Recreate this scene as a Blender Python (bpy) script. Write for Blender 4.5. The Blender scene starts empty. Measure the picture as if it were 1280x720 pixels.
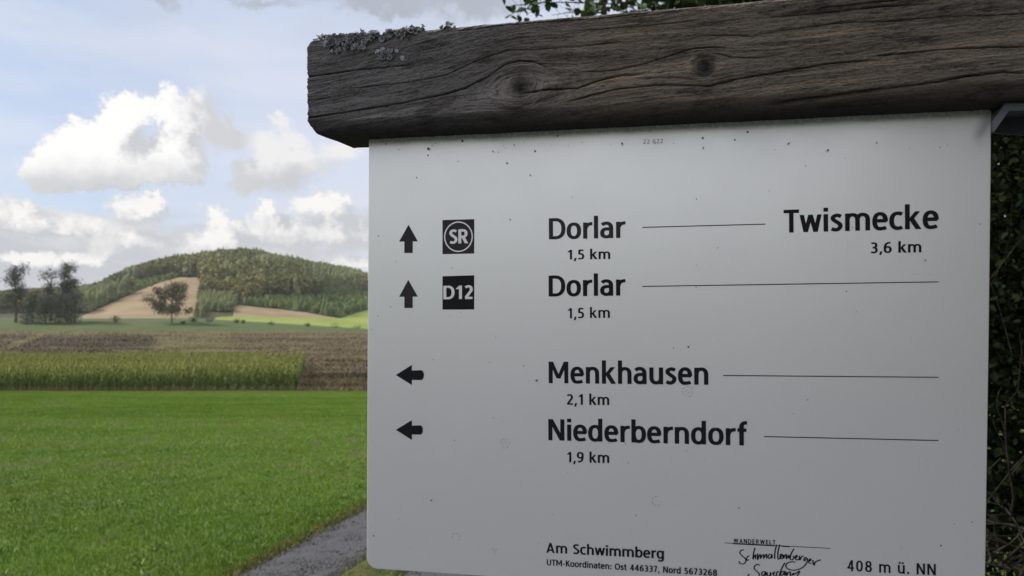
import bpy, math, random
import numpy as np
from math import sin, cos, pi, radians, degrees
C = bpy.context.scene.collection
SC = bpy.context.scene
rng = np.random.default_rng(7)

# ------------------------------------------------------------------ camera, world, sun, exposure
EYE = 1.6                                   # eye height above the verge, metres
FPX = 1005.0; HOR = 404.0
PITCH = math.atan((HOR - 360) / FPX)
cam = bpy.data.objects.new('camera', bpy.data.cameras.new('camera'))
C.objects.link(cam); SC.camera = cam
cam.location = (0, 0, EYE); cam.rotation_euler = (pi / 2 + PITCH, 0, 0)
cam.data.sensor_width = 36.0; cam.data.lens = FPX / 1280 * 36.0
cam.data.clip_start = 0.05; cam.data.clip_end = 6000
cam.data.dof.use_dof = True; cam.data.dof.focus_distance = 0.80; cam.data.dof.aperture_fstop = 14.0
SC.view_settings.view_transform = 'Standard'; SC.view_settings.look = 'None'
SC.view_settings.gamma = 1.0; SC.view_settings.exposure = 0.3
SC.cycles.volume_bounces = 1; SC.cycles.max_bounces = 8; SC.cycles.transparent_max_bounces = 8

SUN_AZ, SUN_EL = radians(-68), radians(38)  # azimuth from +Y (negative = left), elevation
sdir = np.array([sin(SUN_AZ) * cos(SUN_EL), cos(SUN_AZ) * cos(SUN_EL), sin(SUN_EL)])
sl = bpy.data.lights.new('sun', 'SUN'); sl.energy = 4.2; sl.angle = radians(10); sl.color = (1.0, .95, .87)
so = bpy.data.objects.new('sun', sl); C.objects.link(so)
so.rotation_euler = (pi / 2 - SUN_EL, 0, pi - SUN_AZ)

def ray(px, py):                            # direction of a photograph pixel, for measuring the place
    x = (px - 640) / FPX; zc = -(py - 360) / FPX
    return np.array([x, cos(PITCH) - zc * sin(PITCH), sin(PITCH) + zc * cos(PITCH)])

class G:                                    # tiny node-graph helper
    def __init__(s, tree): s.t = tree; s.n = tree.nodes; s.l = tree.links
    def put(s, sock, v):
        if isinstance(v, bpy.types.NodeSocket): s.l.new(v, sock)
        elif v is not None:
            try: sock.default_value = v
            except Exception: sock.default_value = tuple(v) + (1,)
    def m(s, op, a, b=None, c=None, clamp=False):
        n = s.n.new('ShaderNodeMath'); n.operation = op; n.use_clamp = clamp
        for i, v in enumerate((a, b, c)):
            if v is not None: s.put(n.inputs[i], v)
        return n.outputs[0]
    def v(s, op, a, b=None):
        n = s.n.new('ShaderNodeVectorMath'); n.operation = op; s.put(n.inputs[0], a)
        if b is not None: s.put(n.inputs[3 if op == 'SCALE' else 1], b)
        return n.outputs[1] if op in ('LENGTH', 'DOT_PRODUCT') else n.outputs[0]
    def noise(s, vec, scale, detail=4, rough=.55, out=0, dist=0):
        n = s.n.new('ShaderNodeTexNoise'); s.put(n.inputs['Vector'], vec); n.inputs['Scale'].default_value = scale
        n.inputs['Detail'].default_value = detail; n.inputs['Roughness'].default_value = rough
        n.inputs['Distortion'].default_value = dist
        return n.outputs[out]
    def vor(s, vec, scale, out=0, feat='F1'):
        n = s.n.new('ShaderNodeTexVoronoi'); s.put(n.inputs['Vector'], vec); n.inputs['Scale'].default_value = scale
        n.feature = feat; return n.outputs[out]
    def step(s, x, a, b, lo=0., hi=1., kind='SMOOTHSTEP'):
        n = s.n.new('ShaderNodeMapRange'); n.interpolation_type = kind; s.put(n.inputs[0], x)
        s.put(n.inputs[1], a); s.put(n.inputs[2], b); s.put(n.inputs[3], lo); s.put(n.inputs[4], hi)
        return n.outputs[0]
    def mix(s, f, a, b, mode='MIX'):
        n = s.n.new('ShaderNodeMix'); n.data_type = 'RGBA'; n.blend_type = mode
        s.put(n.inputs[0], f)
        for i, v in ((6, a), (7, b)):
            if isinstance(v, bpy.types.NodeSocket): s.l.new(v, n.inputs[i])
            else: n.inputs[i].default_value = (*v[:3], 1)
        return n.outputs[2]
    def xyz(s, vec):
        n = s.n.new('ShaderNodeSeparateXYZ'); s.put(n.inputs[0], vec); return n.outputs
    def comb(s, x, y, z=0.):
        n = s.n.new('ShaderNodeCombineXYZ'); s.put(n.inputs[0], x); s.put(n.inputs[1], y); s.put(n.inputs[2], z); return n.outputs[0]
    def bump(s, h, strength=.5, dist=.01):
        n = s.n.new('ShaderNodeBump'); s.put(n.inputs['Height'], h); n.inputs['Strength'].default_value = strength
        n.inputs['Distance'].default_value = dist; return n.outputs[0]

# ---- the sky: physical sky with cumulus and a low bank of cloud laid over it, all by direction
W = bpy.data.worlds.new('World'); SC.world = W; W.use_nodes = True
g = G(W.node_tree); g.n.clear()
out = g.n.new('ShaderNodeOutputWorld'); bg = g.n.new('ShaderNodeBackground'); g.l.new(bg.outputs[0], out.inputs[0])
SKY = 0.10
bg.inputs[1].default_value = SKY
sky = g.n.new('ShaderNodeTexSky'); sky.sky_type = 'NISHITA'; sky.sun_disc = False
sky.sun_elevation = SUN_EL; sky.sun_rotation = SUN_AZ; sky.altitude = 400; sky.dust_density = 1.5; sky.air_density = 1.0
tc = g.n.new('ShaderNodeTexCoord'); D = g.v('NORMALIZE', tc.outputs['Generated'])
dx, dy, dz = g.xyz(D)
U = g.m('MULTIPLY', g.m('ARCTAN2', dx, dy), 180 / pi)
V = g.m('MULTIPLY', g.m('ARCSINE', dz), 180 / pi)
P = g.comb(U, V)
def angles(px, py):
    r = ray(px, py); r /= np.linalg.norm(r)
    return degrees(math.atan2(r[0], r[1])), degrees(math.asin(r[2]))
BLOBS = [(48, 212, 34, 26), (90, 195, 46, 36), (100, 172, 30, 26), (130, 200, 66, 38), (150, 145, 30, 28), (172, 135, 26, 26), (150, 165, 36, 36),
         (212, 130, 22, 32), (222, 158, 20, 34), (250, 140, 36, 34), (272, 165, 34, 28), (295, 178, 26, 20), (220, 195, 44, 30), (180, 215, 80, 22), (228, 208, 40, 24), (120, 222, 90, 17),
         (332, 182, 22, 22), (366, 178, 26, 22), (352, 152, 16, 14), (305, 225, 24, 24), (345, 215, 50, 34), (385, 205, 40, 26), (430, 190, 30, 16)]
LOW = [(170, 262, 46, 20), (190, 258, 26, 17), (268, 270, 26, 20), (290, 282, 24, 20), (398, 252, 40, 20), (420, 262, 30, 18), (330, 262, 22, 12), (20, 262, 60, 26), (60, 280, 60, 20), (150, 300, 70, 24), (360, 290, 80, 30), (440, 290, 50, 30), (270, 305, 60, 22), (95, 318, 70, 15), (30, 325, 60, 14), (440, 330, 60, 14), (560, 290, 80, 40)]
def cloud_group(name, blobs, amp, fine):
    t = bpy.data.node_groups.new(name, 'ShaderNodeTree')
    t.interface.new_socket('P', in_out='INPUT', socket_type='NodeSocketVector')
    t.interface.new_socket('S', in_out='OUTPUT', socket_type='NodeSocketFloat')
    h = G(t); gi = h.n.new('NodeGroupInput'); go = h.n.new('NodeGroupOutput'); p = gi.outputs[0]
    w1 = h.v('SCALE', h.v('SUBTRACT', h.noise(p, .55, 5, .58, out=1), (.5, .5, .5)), amp)
    w2 = h.v('SCALE', h.v('SUBTRACT', h.noise(p, 2.2, 4, .6, out=1), (.5, .5, .5)), fine)
    w3 = h.v('SCALE', h.v('SUBTRACT', h.noise(p, 7., 3, .6, out=1), (.5, .5, .5)), fine * .35)
    q = h.v('MULTIPLY', h.v('ADD', h.v('ADD', h.v('ADD', p, w1), w2), w3), (1, 1, 0))
    acc = None
    for (bx, by, rx, ry) in blobs:
        u, v = angles(bx, by); ux, _ = angles(bx + rx, by); _, vy = angles(bx, by - ry)
        e = h.v('MULTIPLY', h.v('SUBTRACT', q, (u, v, 0)), (1 / abs(ux - u), 1 / abs(vy - v), 0))
        d2 = h.v('DOT_PRODUCT', e, e)
        k = h.m('MAXIMUM', h.m('SUBTRACT', 1.0, h.m('MULTIPLY', d2, .7)), 0.0)
        k = h.m('MULTIPLY', k, k)
        acc = k if acc is None else h.m('ADD', acc, k)
    h.l.new(acc, go.inputs[0]); return t
gA = cloud_group('cumulus', BLOBS, 2.6, 1.0); gB = cloud_group('low_bank', LOW, 3.0, 1.0)
def use(grp, off):
    n = g.n.new('ShaderNodeGroup'); n.node_tree = grp; g.l.new(g.v('ADD', P, off), n.inputs[0]); return n.outputs[0]
# general broken cloud over the whole dome
def general(off, scale=3.2):
    q = g.v('MULTIPLY', g.v('ADD', D, off), (1.0, 1.0, 3.6)); return g.noise(q, scale, 8, .56, dist=.25)
n0 = general((0, 0, 0)); n1 = general((-.02, 0, .035))
thr = g.step(V, 5.5, 11.0, .35, .60); thr = g.m('SUBTRACT', thr, g.step(V, 20, 34, 0, .16)); thr = g.m('SUBTRACT', thr, g.step(dy, .1, -.4, 0, .13))  # last term adds cloud cover behind the camera to light the panel
dG = g.step(g.m('SUBTRACT', n0, thr), 0.0, .10)
# thin high veil that pales the blue
veil = g.step(g.noise(g.v('MULTIPLY', D, (1, 1, 4)), 3.1, 6, .6), .3, .65, .15, .95)
blue = g.mix(veil, (3.9, 4.9, 6.8), (6.0, 6.3, 7.3))
skyc = g.mix(.25, blue, sky.outputs[0])
left = g.step(U, -32, -14, 0, .55); skyc = g.mix(g.m('MULTIPLY', left, g.step(V, 14, 30, 1, .6)), skyc, (6.1, 6.35, 7.3))
white = (8.3, 8.2, 8.1)
nz = g.m('MULTIPLY', g.m('SUBTRACT', g.noise(P, .9, 5, .6), .5), 1.6)
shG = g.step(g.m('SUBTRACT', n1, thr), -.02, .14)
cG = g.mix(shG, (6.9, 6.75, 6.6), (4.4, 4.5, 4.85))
back_fill = g.step(dy, .15, -.5); cG = g.mix(back_fill, cG, g.mix(shG, (17, 16.6, 16.), (11.5, 11.4, 11.4)))  # clouds behind the camera made brighter than those in view, to light the panel
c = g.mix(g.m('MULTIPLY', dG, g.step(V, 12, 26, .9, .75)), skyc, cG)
sB = use(gB, (0, 0, 0)); sB1 = use(gB, (-1.2, 1.0, 0)); dB = g.step(sB, .02, .75)
cB = g.mix(g.step(g.m('ADD', g.m('SUBTRACT', sB1, sB), nz), -.85, .2, 0, 1, 'LINEAR'), (8.0, 7.8, 7.6), (4.7, 4.8, 5.1))
c = g.mix(g.m('MULTIPLY', dB, .93), c, cB)
gT = cloud_group('high_grey', [(430, -12, 90, 30), (520, -8, 110, 34), (610, 0, 80, 30), (480, 12, 60, 16), (190, -12, 60, 16), (330, 0, 60, 12)], 3.5, .8)
c = g.mix(g.m('MULTIPLY', g.step(V, 14.5, 22), g.step(g.noise(g.v('MULTIPLY', D, (1, 1, 2.5)), 6, 6, .6), .40, .68, 0, .55)), c, (4.9, 5.1, 5.7))
c = g.mix(g.m('MULTIPLY', g.step(use(gT, (0, 0, 0)), .0, 1.3), .8), c, (3.4, 3.65, 4.1))
sA = use(gA, (0, 0, 0)); sA1 = use(gA, (-.9, 1.7, 0)); dA = g.step(sA, .02, g.step(U, -23, -20, .42, .95))
wob = g.m('MULTIPLY', g.m('SUBTRACT', g.noise(P, .5, 4, .6), .5), 5.)
mA = g.m('MAXIMUM', g.m('MAXIMUM', g.step(g.m('ADD', g.m('SUBTRACT', sA1, sA), nz), -.55, .75, 0, 1, 'LINEAR'), g.step(g.m('ADD', g.m('SUBTRACT', V, g.m('MULTIPLY_ADD', U, .10, 12.5)), g.m('MULTIPLY', wob, .5)), -1.2, 1.0, .9, 0)), g.m('MULTIPLY', g.step(g.m('ADD', U, wob), -22.9, -21.2, 0, .92), g.step(U, -19., -17.5, 1, .35)))
cA = g.mix(mA, white, g.mix(g.step(U, -20, -16.5), (5.0, 5.05, 5.25), (4.6, 4.65, 4.9)))
c = g.mix(g.m('MULTIPLY', dA, .97), c, cA)
c = g.mix(g.step(V, -3, -.5), (1.2, 1.3, 1.1), c)
g.l.new(c, bg.inputs[0])

# ------------------------------------------------------------------ helpers
def tag(o, label=None, cat=None, group=None, kind=None):
    for k, v in (('label', label), ('category', cat), ('group', group), ('kind', kind)):
        if v: o[k] = v
    return o
def link(name, me, parent=None, mats=()):
    o = bpy.data.objects.new(name, me); C.objects.link(o)
    for m in mats: me.materials.append(m)
    if parent: o.parent = parent
    return o
def mesh(name, V, F, smooth=False, uv=None, attr=None):
    """V (n,3); F (m,k) array of equal-size faces or list of arrays"""
    me = bpy.data.meshes.new(name); V = np.asarray(V, np.float32)
    Fs = F if isinstance(F, list) else [F]
    Fs = [np.asarray(f, np.int32) for f in Fs if len(f)]
    me.vertices.add(len(V)); me.vertices.foreach_set('co', V.ravel())
    nl = sum(f.size for f in Fs); npoly = sum(len(f) for f in Fs)
    me.loops.add(nl); me.polygons.add(npoly)
    idx = np.concatenate([f.ravel() for f in Fs])
    tot = np.concatenate([np.full(len(f), f.shape[1], np.int32) for f in Fs])
    st = np.concatenate([[0], np.cumsum(tot)[:-1]]).astype(np.int32)
    me.loops.foreach_set('vertex_index', idx); me.polygons.foreach_set('loop_start', st)
    me.polygons.foreach_set('loop_total', tot)
    if smooth: me.polygons.foreach_set('use_smooth', np.ones(npoly, bool))
    if uv is not None:
        l = me.uv_layers.new(name='UVMap'); l.data.foreach_set('uv', np.asarray(uv, np.float32)[idx].ravel())
    if attr is not None:
        for an, a in attr.items():
            at = me.attributes.new(an, 'FLOAT', 'POINT'); at.data.foreach_set('value', np.asarray(a, np.float32))
    me.update(calc_edges=True); me.validate(); return me
def grid_faces(nr, nc, wrap=False):
    r = np.arange(nr - 1)[:, None]; cc = np.arange(nc if wrap else nc - 1)[None]
    a = r * nc + cc; b = r * nc + (cc + 1) % nc
    return np.stack([a, b, b + nc, a + nc], -1).reshape(-1, 4)
_tab = np.random.default_rng(3).random((256, 256))
def vn(x, y):
    x = np.asarray(x, float); y = np.asarray(y, float)
    xi = np.floor(x).astype(int); yi = np.floor(y).astype(int); fx = x - xi; fy = y - yi
    fx = fx * fx * (3 - 2 * fx); fy = fy * fy * (3 - 2 * fy)
    t = lambda a, b: _tab[a % 256, b % 256]
    return (t(xi, yi) * (1 - fx) + t(xi + 1, yi) * fx) * (1 - fy) + (t(xi, yi + 1) * (1 - fx) + t(xi + 1, yi + 1) * fx) * fy
def fbm(x, y, o=4, r=.5):
    s = 0; a = 1; n = 0
    for i in range(o): s = s + a * vn(x * 2 ** i + 17.3 * i, y * 2 ** i + 5.1 * i); n += a; a *= r
    return s / n
def material(name, build, rough=.8, spec=.3, metal=0.):
    m = bpy.data.materials.new(name); m.use_nodes = True; g = G(m.node_tree)
    b = g.n['Principled BSDF']; b.inputs['Roughness'].default_value = rough
    b.inputs['Specular IOR Level'].default_value = spec; b.inputs['Metallic'].default_value = metal
    r = build(g, b)
    if r is not None: g.put(b.inputs['Base Color'], r if isinstance(r, bpy.types.NodeSocket) else (*r, 1))
    return m
def pos(g): return g.n.new('ShaderNodeNewGeometry').outputs['Position']
def att(g, name):
    n = g.n.new('ShaderNodeAttribute'); n.attribute_name = name; return n.outputs['Fac']
def uvn(g): return g.n.new('ShaderNodeTexCoord').outputs['UV']

# ------------------------------------------------------------------ terrain
def interp(x, xs, ys): return np.interp(x, xs, ys)
def smoothstep(a, b, x): t = np.clip((x - a) / (b - a), 0, 1); return t * t * (3 - 2 * t)
HD0, HD1 = 420., 850.
RX = [-3000, -600, -200, 0, 60, 100, 125, 140, 160, 185, 210, 240, 270, 300, 318, 345, 380, 420, 460, 520, 620, 800, 1200, 3000]
RY = [396, 392, 386, 377, 373, 371, 366, 358, 351, 345, 341, 338, 333, 330, 332, 338, 345, 354, 362, 372, 382, 390, 394, 396]
def ground(x, y):
    """height relative to the eye"""
    x = np.asarray(x, float); y = np.asarray(y, float)
    X = 640 + FPX * np.clip(x / np.maximum(y, 60), -4, 4)
    near = -1.6 - .0643 * np.clip(y, -200, 79)
    d = np.maximum(y, 79.)
    crest = interp(X, [80, 240, 330, 460, 700], [400.5, 401.5, 406, 411, 411])
    base = interp(X, [80, 240, 330, 460, 700], [398., 397.5, 403, 411, 408])
    lin = lambda d0, r0, d1, r1: r0 + (r1 - r0) * np.clip((d - d0) / (d1 - d0), 0, 1)
    zA = interp(d, [79, 90, 105, 125, 140, 160], [-6.68, -6.98, -7.1, -7.05, -6.9, -6.6])
    row = np.where(d < 180, 404 - 0 * d, 0)
    z180 = (404 - 437) / FPX * 180; z220 = (404 - 424) / FPX * 220; z260 = (404 - 414.) / FPX * 260
    z = np.where(d < 160, zA, 0)
    zr = (404 - (crest + 0)) / FPX * 300
    zb = (404 - (base)) / FPX * HD0
    z = np.where((d >= 160) & (d < 180), zA + (z180 - zA) * (d - 160) / 20, z)
    z = np.where((d >= 180) & (d < 220), z180 + (z220 - z180) * (d - 180) / 40, z)
    z = np.where((d >= 220) & (d < 260), z220 + (z260 - z220) * (d - 220) / 40, z)
    z = np.where((d >= 260) & (d < 300), z260 + (zr - z260) * (d - 260) / 40, z)
    z = np.where((d >= 300) & (d < HD0), zr + (zb - zr) * (d - 300) / (HD0 - 300), z)
    rid = interp(X, RX, RY)
    s = np.clip((d - HD0) / (HD1 - HD0), 0, 1)
    S = np.sin(s * pi / 2) ** 1.15
    rr = base + (rid - base) * S
    z = np.where((d >= HD0) & (d < HD1), (404 - rr) / FPX * d, z)
    zt = (404 - rid) / FPX * HD1
    z = np.where(d >= HD1, zt * (1 - smoothstep(HD1, 1700, d)) - 6 * smoothstep(HD1, 1700, d), z)
    z = np.where(y < 79, near, z)
    und = .035 * (fbm(x * .35 + 50, y * .35 + 50, 3) - .5) * np.clip(y / 5, 0, 1) + .25 * (fbm(x * .03 + 9, y * .03 + 9, 2) - .5) * smoothstep(15, 70, y)
    return z + und * (1 - smoothstep(200, 400, y) * .5)
def gz(x, y): return ground(x, y) + EYE     # world height

def patch(name, xs, ys, mats, attrs=None, lift=0., fn=None):
    X, Y = np.meshgrid(xs, ys); Z = gz(X, Y) + lift
    if fn is not None: Z = Z + fn(X, Y)
    V = np.stack([X, Y, Z], -1).reshape(-1, 3)
    return link(name, mesh(name, V, grid_faces(len(ys), len(xs)), True), None, mats)
def fan(name, ts, ds, mats, drop=0.):
    T, Dd = np.meshgrid(ts, ds); X = T * Dd; Y = Dd; Z = gz(X, Y) - drop
    V = np.stack([X, Y, Z], -1).reshape(-1, 3)
    return link(name, mesh(name, V, grid_faces(len(ds), len(ts)), True), None, mats)

# --- materials of the land
def m_meadow(g, b):
    p = pos(g)
    n1 = g.noise(p, .35, 5, .6); n2 = g.noise(g.v('MULTIPLY', p, (1, .5, 1)), 2.2, 5, .65); n3 = g.noise(p, 30, 4, .7)
    c = g.mix(g.step(n1, .3, .7), (.078, .138, .022), (.118, .175, .034))
    c = g.mix(g.step(n2, .35, .75, 0, .7), c, (.042, .078, .018))
    c = g.mix(g.step(n3, .3, .8, 0, .5), c, (.10, .135, .045))
    g.put(b.inputs['Normal'], g.bump(g.m('ADD', n3, g.m('MULTIPLY', n2, 2.)), .6, .05)); return c
M_MEADOW = material('meadow_grass', m_meadow, .9, .15)
def m_far(g, b):                      # moorland strips and stubble beyond the maize
    p = pos(g); x, y, z = g.xyz(p)
    w = g.m('MULTIPLY', g.m('SUBTRACT', g.noise(p, .06, 4, .6), .5), 22.)
    n = g.noise(g.v('MULTIPLY', p, (.5, 1.3, 1)), .16, 6, .75); nf = g.noise(p, 1.3, 5, .7)
    c = g.mix(g.step(n, .32, .68), (.056, .045, .028), (.130, .100, .060))
    band = g.noise(g.v('MULTIPLY', p, (.25, 1, 1)), .07, 3, .5)
    c = g.mix(g.step(band, .50, .60, 0, .75), c, (.115, .095, .045))
    c = g.mix(g.step(nf, .35, .75, 0, .55), c, (.170, .135, .080))
    c = g.mix(g.m('MULTIPLY', att(g, 'dark'), .75), c, g.mix(nf, (.038, .032, .025), (.092, .076, .052)))
    c = g.mix(att(g, 'olive'), c, g.mix(g.step(nf, .3, .7), (.070, .072, .028), (.165, .130, .062)))
    g.put(b.inputs['Normal'], g.bump(g.m('ADD', nf, n), .8, .6)); return c
def plots(x, y):
    X, row = rowcol(x, y, ground(x, y)); X = X + 14 * (fbm(x * .08 + 3, y * .05, 3) - .5); row = row + 3 * (fbm(x * .07 + 30, y * .1, 3) - .5)
    ol = 1 - smoothstep(416, 420, row); ol = np.maximum(ol, .75 * smoothstep(188, 202, X) * (1 - smoothstep(280, 296, X)) * (row < 440))
    ol = np.maximum(ol, 1. * (1 - smoothstep(1.5, 4, np.abs(row - (437 - (X - 0) * .36)))) * (X < 60)); ol = np.maximum(ol, .5 * (1 - smoothstep(0, 3, np.abs(X - 297 + (row - 422) * .5))) * (row < 440))
    dk = smoothstep(418, 421, row) * (1 - smoothstep(185, 200, X)) * (1 - ol); dk = np.maximum(dk, .6 * smoothstep(452, 457, row) * (1 - smoothstep(478, 482, row)) * (X > 300))
    return np.clip(ol, 0, 1), np.clip(dk, 0, 1)
def rowcol(X, Y, Z): return 640 + FPX * X / Y, HOR - FPX * Z / Y
M_MOOR = material('moor_field', m_far, .95, .1)
def m_pasture(g, b):
    p = pos(g); n = g.noise(p, .12, 5, .6); c = g.mix(g.step(n, .3, .7), (.045, .075, .022), (.075, .095, .034)); c = g.mix(g.step(g.noise(p, .05, 5, .65), .45, .7, 0, .6), c, (.10, .095, .045)); return c
M_PAST = material('pasture', m_pasture, .95, .1)
def m_simple(a, bb, sc, lo=.3, hi=.7):
    def f(g, b):
        p = pos(g); n = g.noise(p, sc, 6, .65); return g.mix(g.step(n, lo, hi), a, bb)
    return f
M_FLOOR = material('forest_floor', m_simple((.030, .035, .015), (.065, .06, .03), .08), .95, .1)
M_TAN = material('stubble', m_simple((.185, .138, .080), (.275, .208, .128), .035), .95, .1)
M_LIT = material('sunlit_pasture', m_simple((.16, .21, .045), (.23, .27, .065), .02), .95, .1)  # sunshine between cloud shadows put into this field's colour
M_VERGE = material('verge_grass', m_simple((.035, .055, .014), (.11, .10, .035), 3.0), .95, .1)
M_SOIL = material('maize_soil', m_simple((.07, .05, .032), (.15, .11, .07), .8), .95, .1)
def m_gravel(g, b):
    p = pos(g); v = g.vor(p, 75, 1); vd = g.vor(p, 75, 0); n = g.noise(p, 2.5, 5, .6)
    c = g.mix(g.xyz(v)[0], (.034, .035, .042), (.088, .090, .100))
    c = g.mix(g.step(n, .4, .7, 0, .5), c, (.050, .048, .048))
    g.put(b.inputs['Normal'], g.bump(g.m('SUBTRACT', 1, vd), .5, .012)); return c
M_GRAV = material('gravel', m_gravel, .85, .3)

# --- ground sheets
def geo(a, b, n): return np.geomspace(a, b, n)
xs = np.concatenate([-geo(12, 1500, 45)[::-1], np.linspace(-11.6, 8, 90), geo(8.4, 1500, 35)])
ys = np.concatenate([np.linspace(-150, 2, 30), np.linspace(2.3, 14, 70), geo(14.3, 79, 60)])
tag(patch('meadow', xs, ys, [M_MEADOW]), kind='structure')
tsx = np.concatenate([-geo(.72, 9, 22)[::-1], np.linspace(-.70, -.05, 200), np.linspace(-.04, 1.2, 40), geo(1.25, 9, 18)])
mf = fan('moor_field', tsx, np.linspace(79, 262, 110), [M_MOOR]); tag(mf, kind='structure')
_c = np.zeros(len(mf.data.vertices) * 3, np.float32); mf.data.vertices.foreach_get('co', _c); _c = _c.reshape(-1, 3); _o, _d = plots(_c[:, 0], _c[:, 1])
for _n, _v in (('olive', _o), ('dark', _d)): mf.data.attributes.new(_n, 'FLOAT', 'POINT').data.foreach_set('value', _v.astype(np.float32))
tag(fan('pasture_strip', tsx, np.linspace(262, HD0, 60), [M_PAST]), kind='structure')
# hill with its plots
def inpoly(px, py, poly):
    r = np.zeros(px.shape, bool); n = len(poly)
    for i in range(n):
        x1, y1 = poly[i]; x2, y2 = poly[(i + 1) % n]
        c_ = ((y1 > py) != (y2 > py)) & (px < (x2 - x1) * (py - y1) / (y2 - y1 + 1e-12) + x1); r ^= c_
    return r
def rowcol(X, Y, Z): return 640 + FPX * X / Y, HOR - FPX * Z / Y
P_TAN = [(96, 402), (99, 397), (131, 382), (169, 365.5), (199, 353), (221, 347), (249.5, 346.5), (244, 402)]
P_TAN2 = [(294, 381.6), (332, 384.4), (379, 390), (424, 397.8), (291, 395.6)]
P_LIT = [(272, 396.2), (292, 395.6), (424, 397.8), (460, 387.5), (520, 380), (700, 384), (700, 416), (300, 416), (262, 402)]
P_SQ = [(245, 372), (298, 372), (292, 396), (243, 397)]
P_YL = [(138, 372), (138, 360), (160, 356), (200, 348.5), (222, 345), (221, 347), (199, 353), (169, 365.5)]
P_YR = [(295, 381.6), (330, 376), (380, 374), (420, 371), (470, 369), (540, 372), (540, 380), (460, 387.5), (424, 397.8), (379, 390), (332, 384.4)]
P_MID = [(247, 360), (298, 366), (325, 377), (298, 382), (298, 372), (245, 372)]
hd = np.concatenate([np.linspace(HD0, HD1, 130), geo(HD1 + 20, 3200, 25)])
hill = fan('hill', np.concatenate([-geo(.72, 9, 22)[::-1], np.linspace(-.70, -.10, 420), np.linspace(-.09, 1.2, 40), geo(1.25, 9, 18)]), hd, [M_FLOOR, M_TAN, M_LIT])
me = hill.data; cen = np.zeros(len(me.polygons) * 3, np.float32); me.polygons.foreach_get('center', cen); cen = cen.reshape(-1, 3)
hx, hr = rowcol(cen[:, 0], cen[:, 1], cen[:, 2] - EYE)
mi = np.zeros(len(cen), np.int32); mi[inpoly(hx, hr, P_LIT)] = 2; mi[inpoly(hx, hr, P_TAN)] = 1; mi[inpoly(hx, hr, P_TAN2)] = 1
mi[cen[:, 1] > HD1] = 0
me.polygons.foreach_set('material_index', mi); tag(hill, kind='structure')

# --- gravel track: two wheel tracks with a grass strip between, beside the meadow
def track_x(y): return -2.95 + .105 * y + .0016 * y * y
def track(name, o0, o1, lift, mat, y0=-12, y1=34, nx=26, ny=420, rag=.10):
    ys = np.linspace(y0, y1, ny); s = np.linspace(0, 1, nx)
    S, Y = np.meshgrid(s, ys)
    e0 = o0 + rag * (fbm(Y[:, 0] * 2.3 + o0 * 7, Y[:, 0] * 0 + 3 + o0, 4) - .5); e1 = o1 + rag * (fbm(Y[:, 0] * 2.1 + o1 * 7, Y[:, 0] * 0 + 9 + o1, 4) - .5)
    X = track_x(Y) + e0[:, None] + (e1 - e0)[:, None] * S
    Z = gz(X, Y) + lift * np.minimum(1, 8 * np.minimum(S, 1 - S)) + .004 + .015 * (fbm(X * 6, Y * 6, 3) - .5) * np.minimum(1, 6 * np.minimum(S, 1 - S))
    return link(name, mesh(name, np.stack([X, Y, Z], -1).reshape(-1, 3), grid_faces(ny, nx), True), None, [mat])
tag(track('gravel_track', 0, .84, .018, M_GRAV), kind='structure')
tag(track('track_grass_strip', .84, 1.35, .03, M_VERGE), kind='structure')
tag(track('gravel_track', 1.35, 2.25, .018, M_GRAV), kind='structure')
tag(track('verge', 2.25, 4.2, .02, M_VERGE), kind='structure')

# --- loose stones on the track (stuff)
def scatter_stones(n):
    d = rng.uniform(4.5, 16, n * 3); o = np.where(rng.random(n * 3) < .7, rng.uniform(.02, .86, n * 3), rng.uniform(1.33, 2.2, n * 3))
    keep = rng.random(n * 3) < np.minimum(1, (6.5 / d) ** 1.3); d = d[keep][:n]; o = o[keep][:n]; n = len(d)
    x = track_x(d) + o; s = rng.gamma(1.8, .0016, n) + .0018; s *= (1 + d * .03)
    z = gz(x, d) + .02 + s * .2
    base = np.array([[1, 0, 0], [0, 1, 0], [-1, 0, 0], [0, -1, 0], [.1, .1, .75], [0, 0, -.7]], float)
    Vv = base[None] * s[:, None, None] * rng.uniform(.6, 1.25, (n, 6, 1)) * np.array([1, 1, .8])
    a = rng.uniform(0, 2 * pi, n); ca, sa = np.cos(a)[:, None], np.sin(a)[:, None]
    Vx = Vv[..., 0] * ca - Vv[..., 1] * sa; Vy = Vv[..., 0] * sa + Vv[..., 1] * ca
    Vv = np.stack([Vx + x[:, None], Vy + d[:, None], Vv[..., 2] + z[:, None]], -1).reshape(-1, 3)
    f = np.array([[0, 1, 4], [1, 2, 4], [2, 3, 4], [3, 0, 4], [1, 0, 5], [2, 1, 5], [3, 2, 5], [0, 3, 5]])
    F = (f[None] + 6 * np.arange(n)[:, None, None]).reshape(-1, 3)
    return mesh('gravel_stones', Vv, F, False, attr={'tint': np.repeat(rng.random(n), 6)})
M_STONE = material('gravel_stone', lambda g, b: g.mix(g.m('POWER', att(g, 'tint'), 2.2), (.035, .036, .042), (.17, .17, .18)), .75, .3)
tag(link('gravel_stones', scatter_stones(26000), None, [M_STONE]), 'loose grey gravel stones scattered over the track beside the meadow', 'gravel', kind='stuff')

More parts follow.
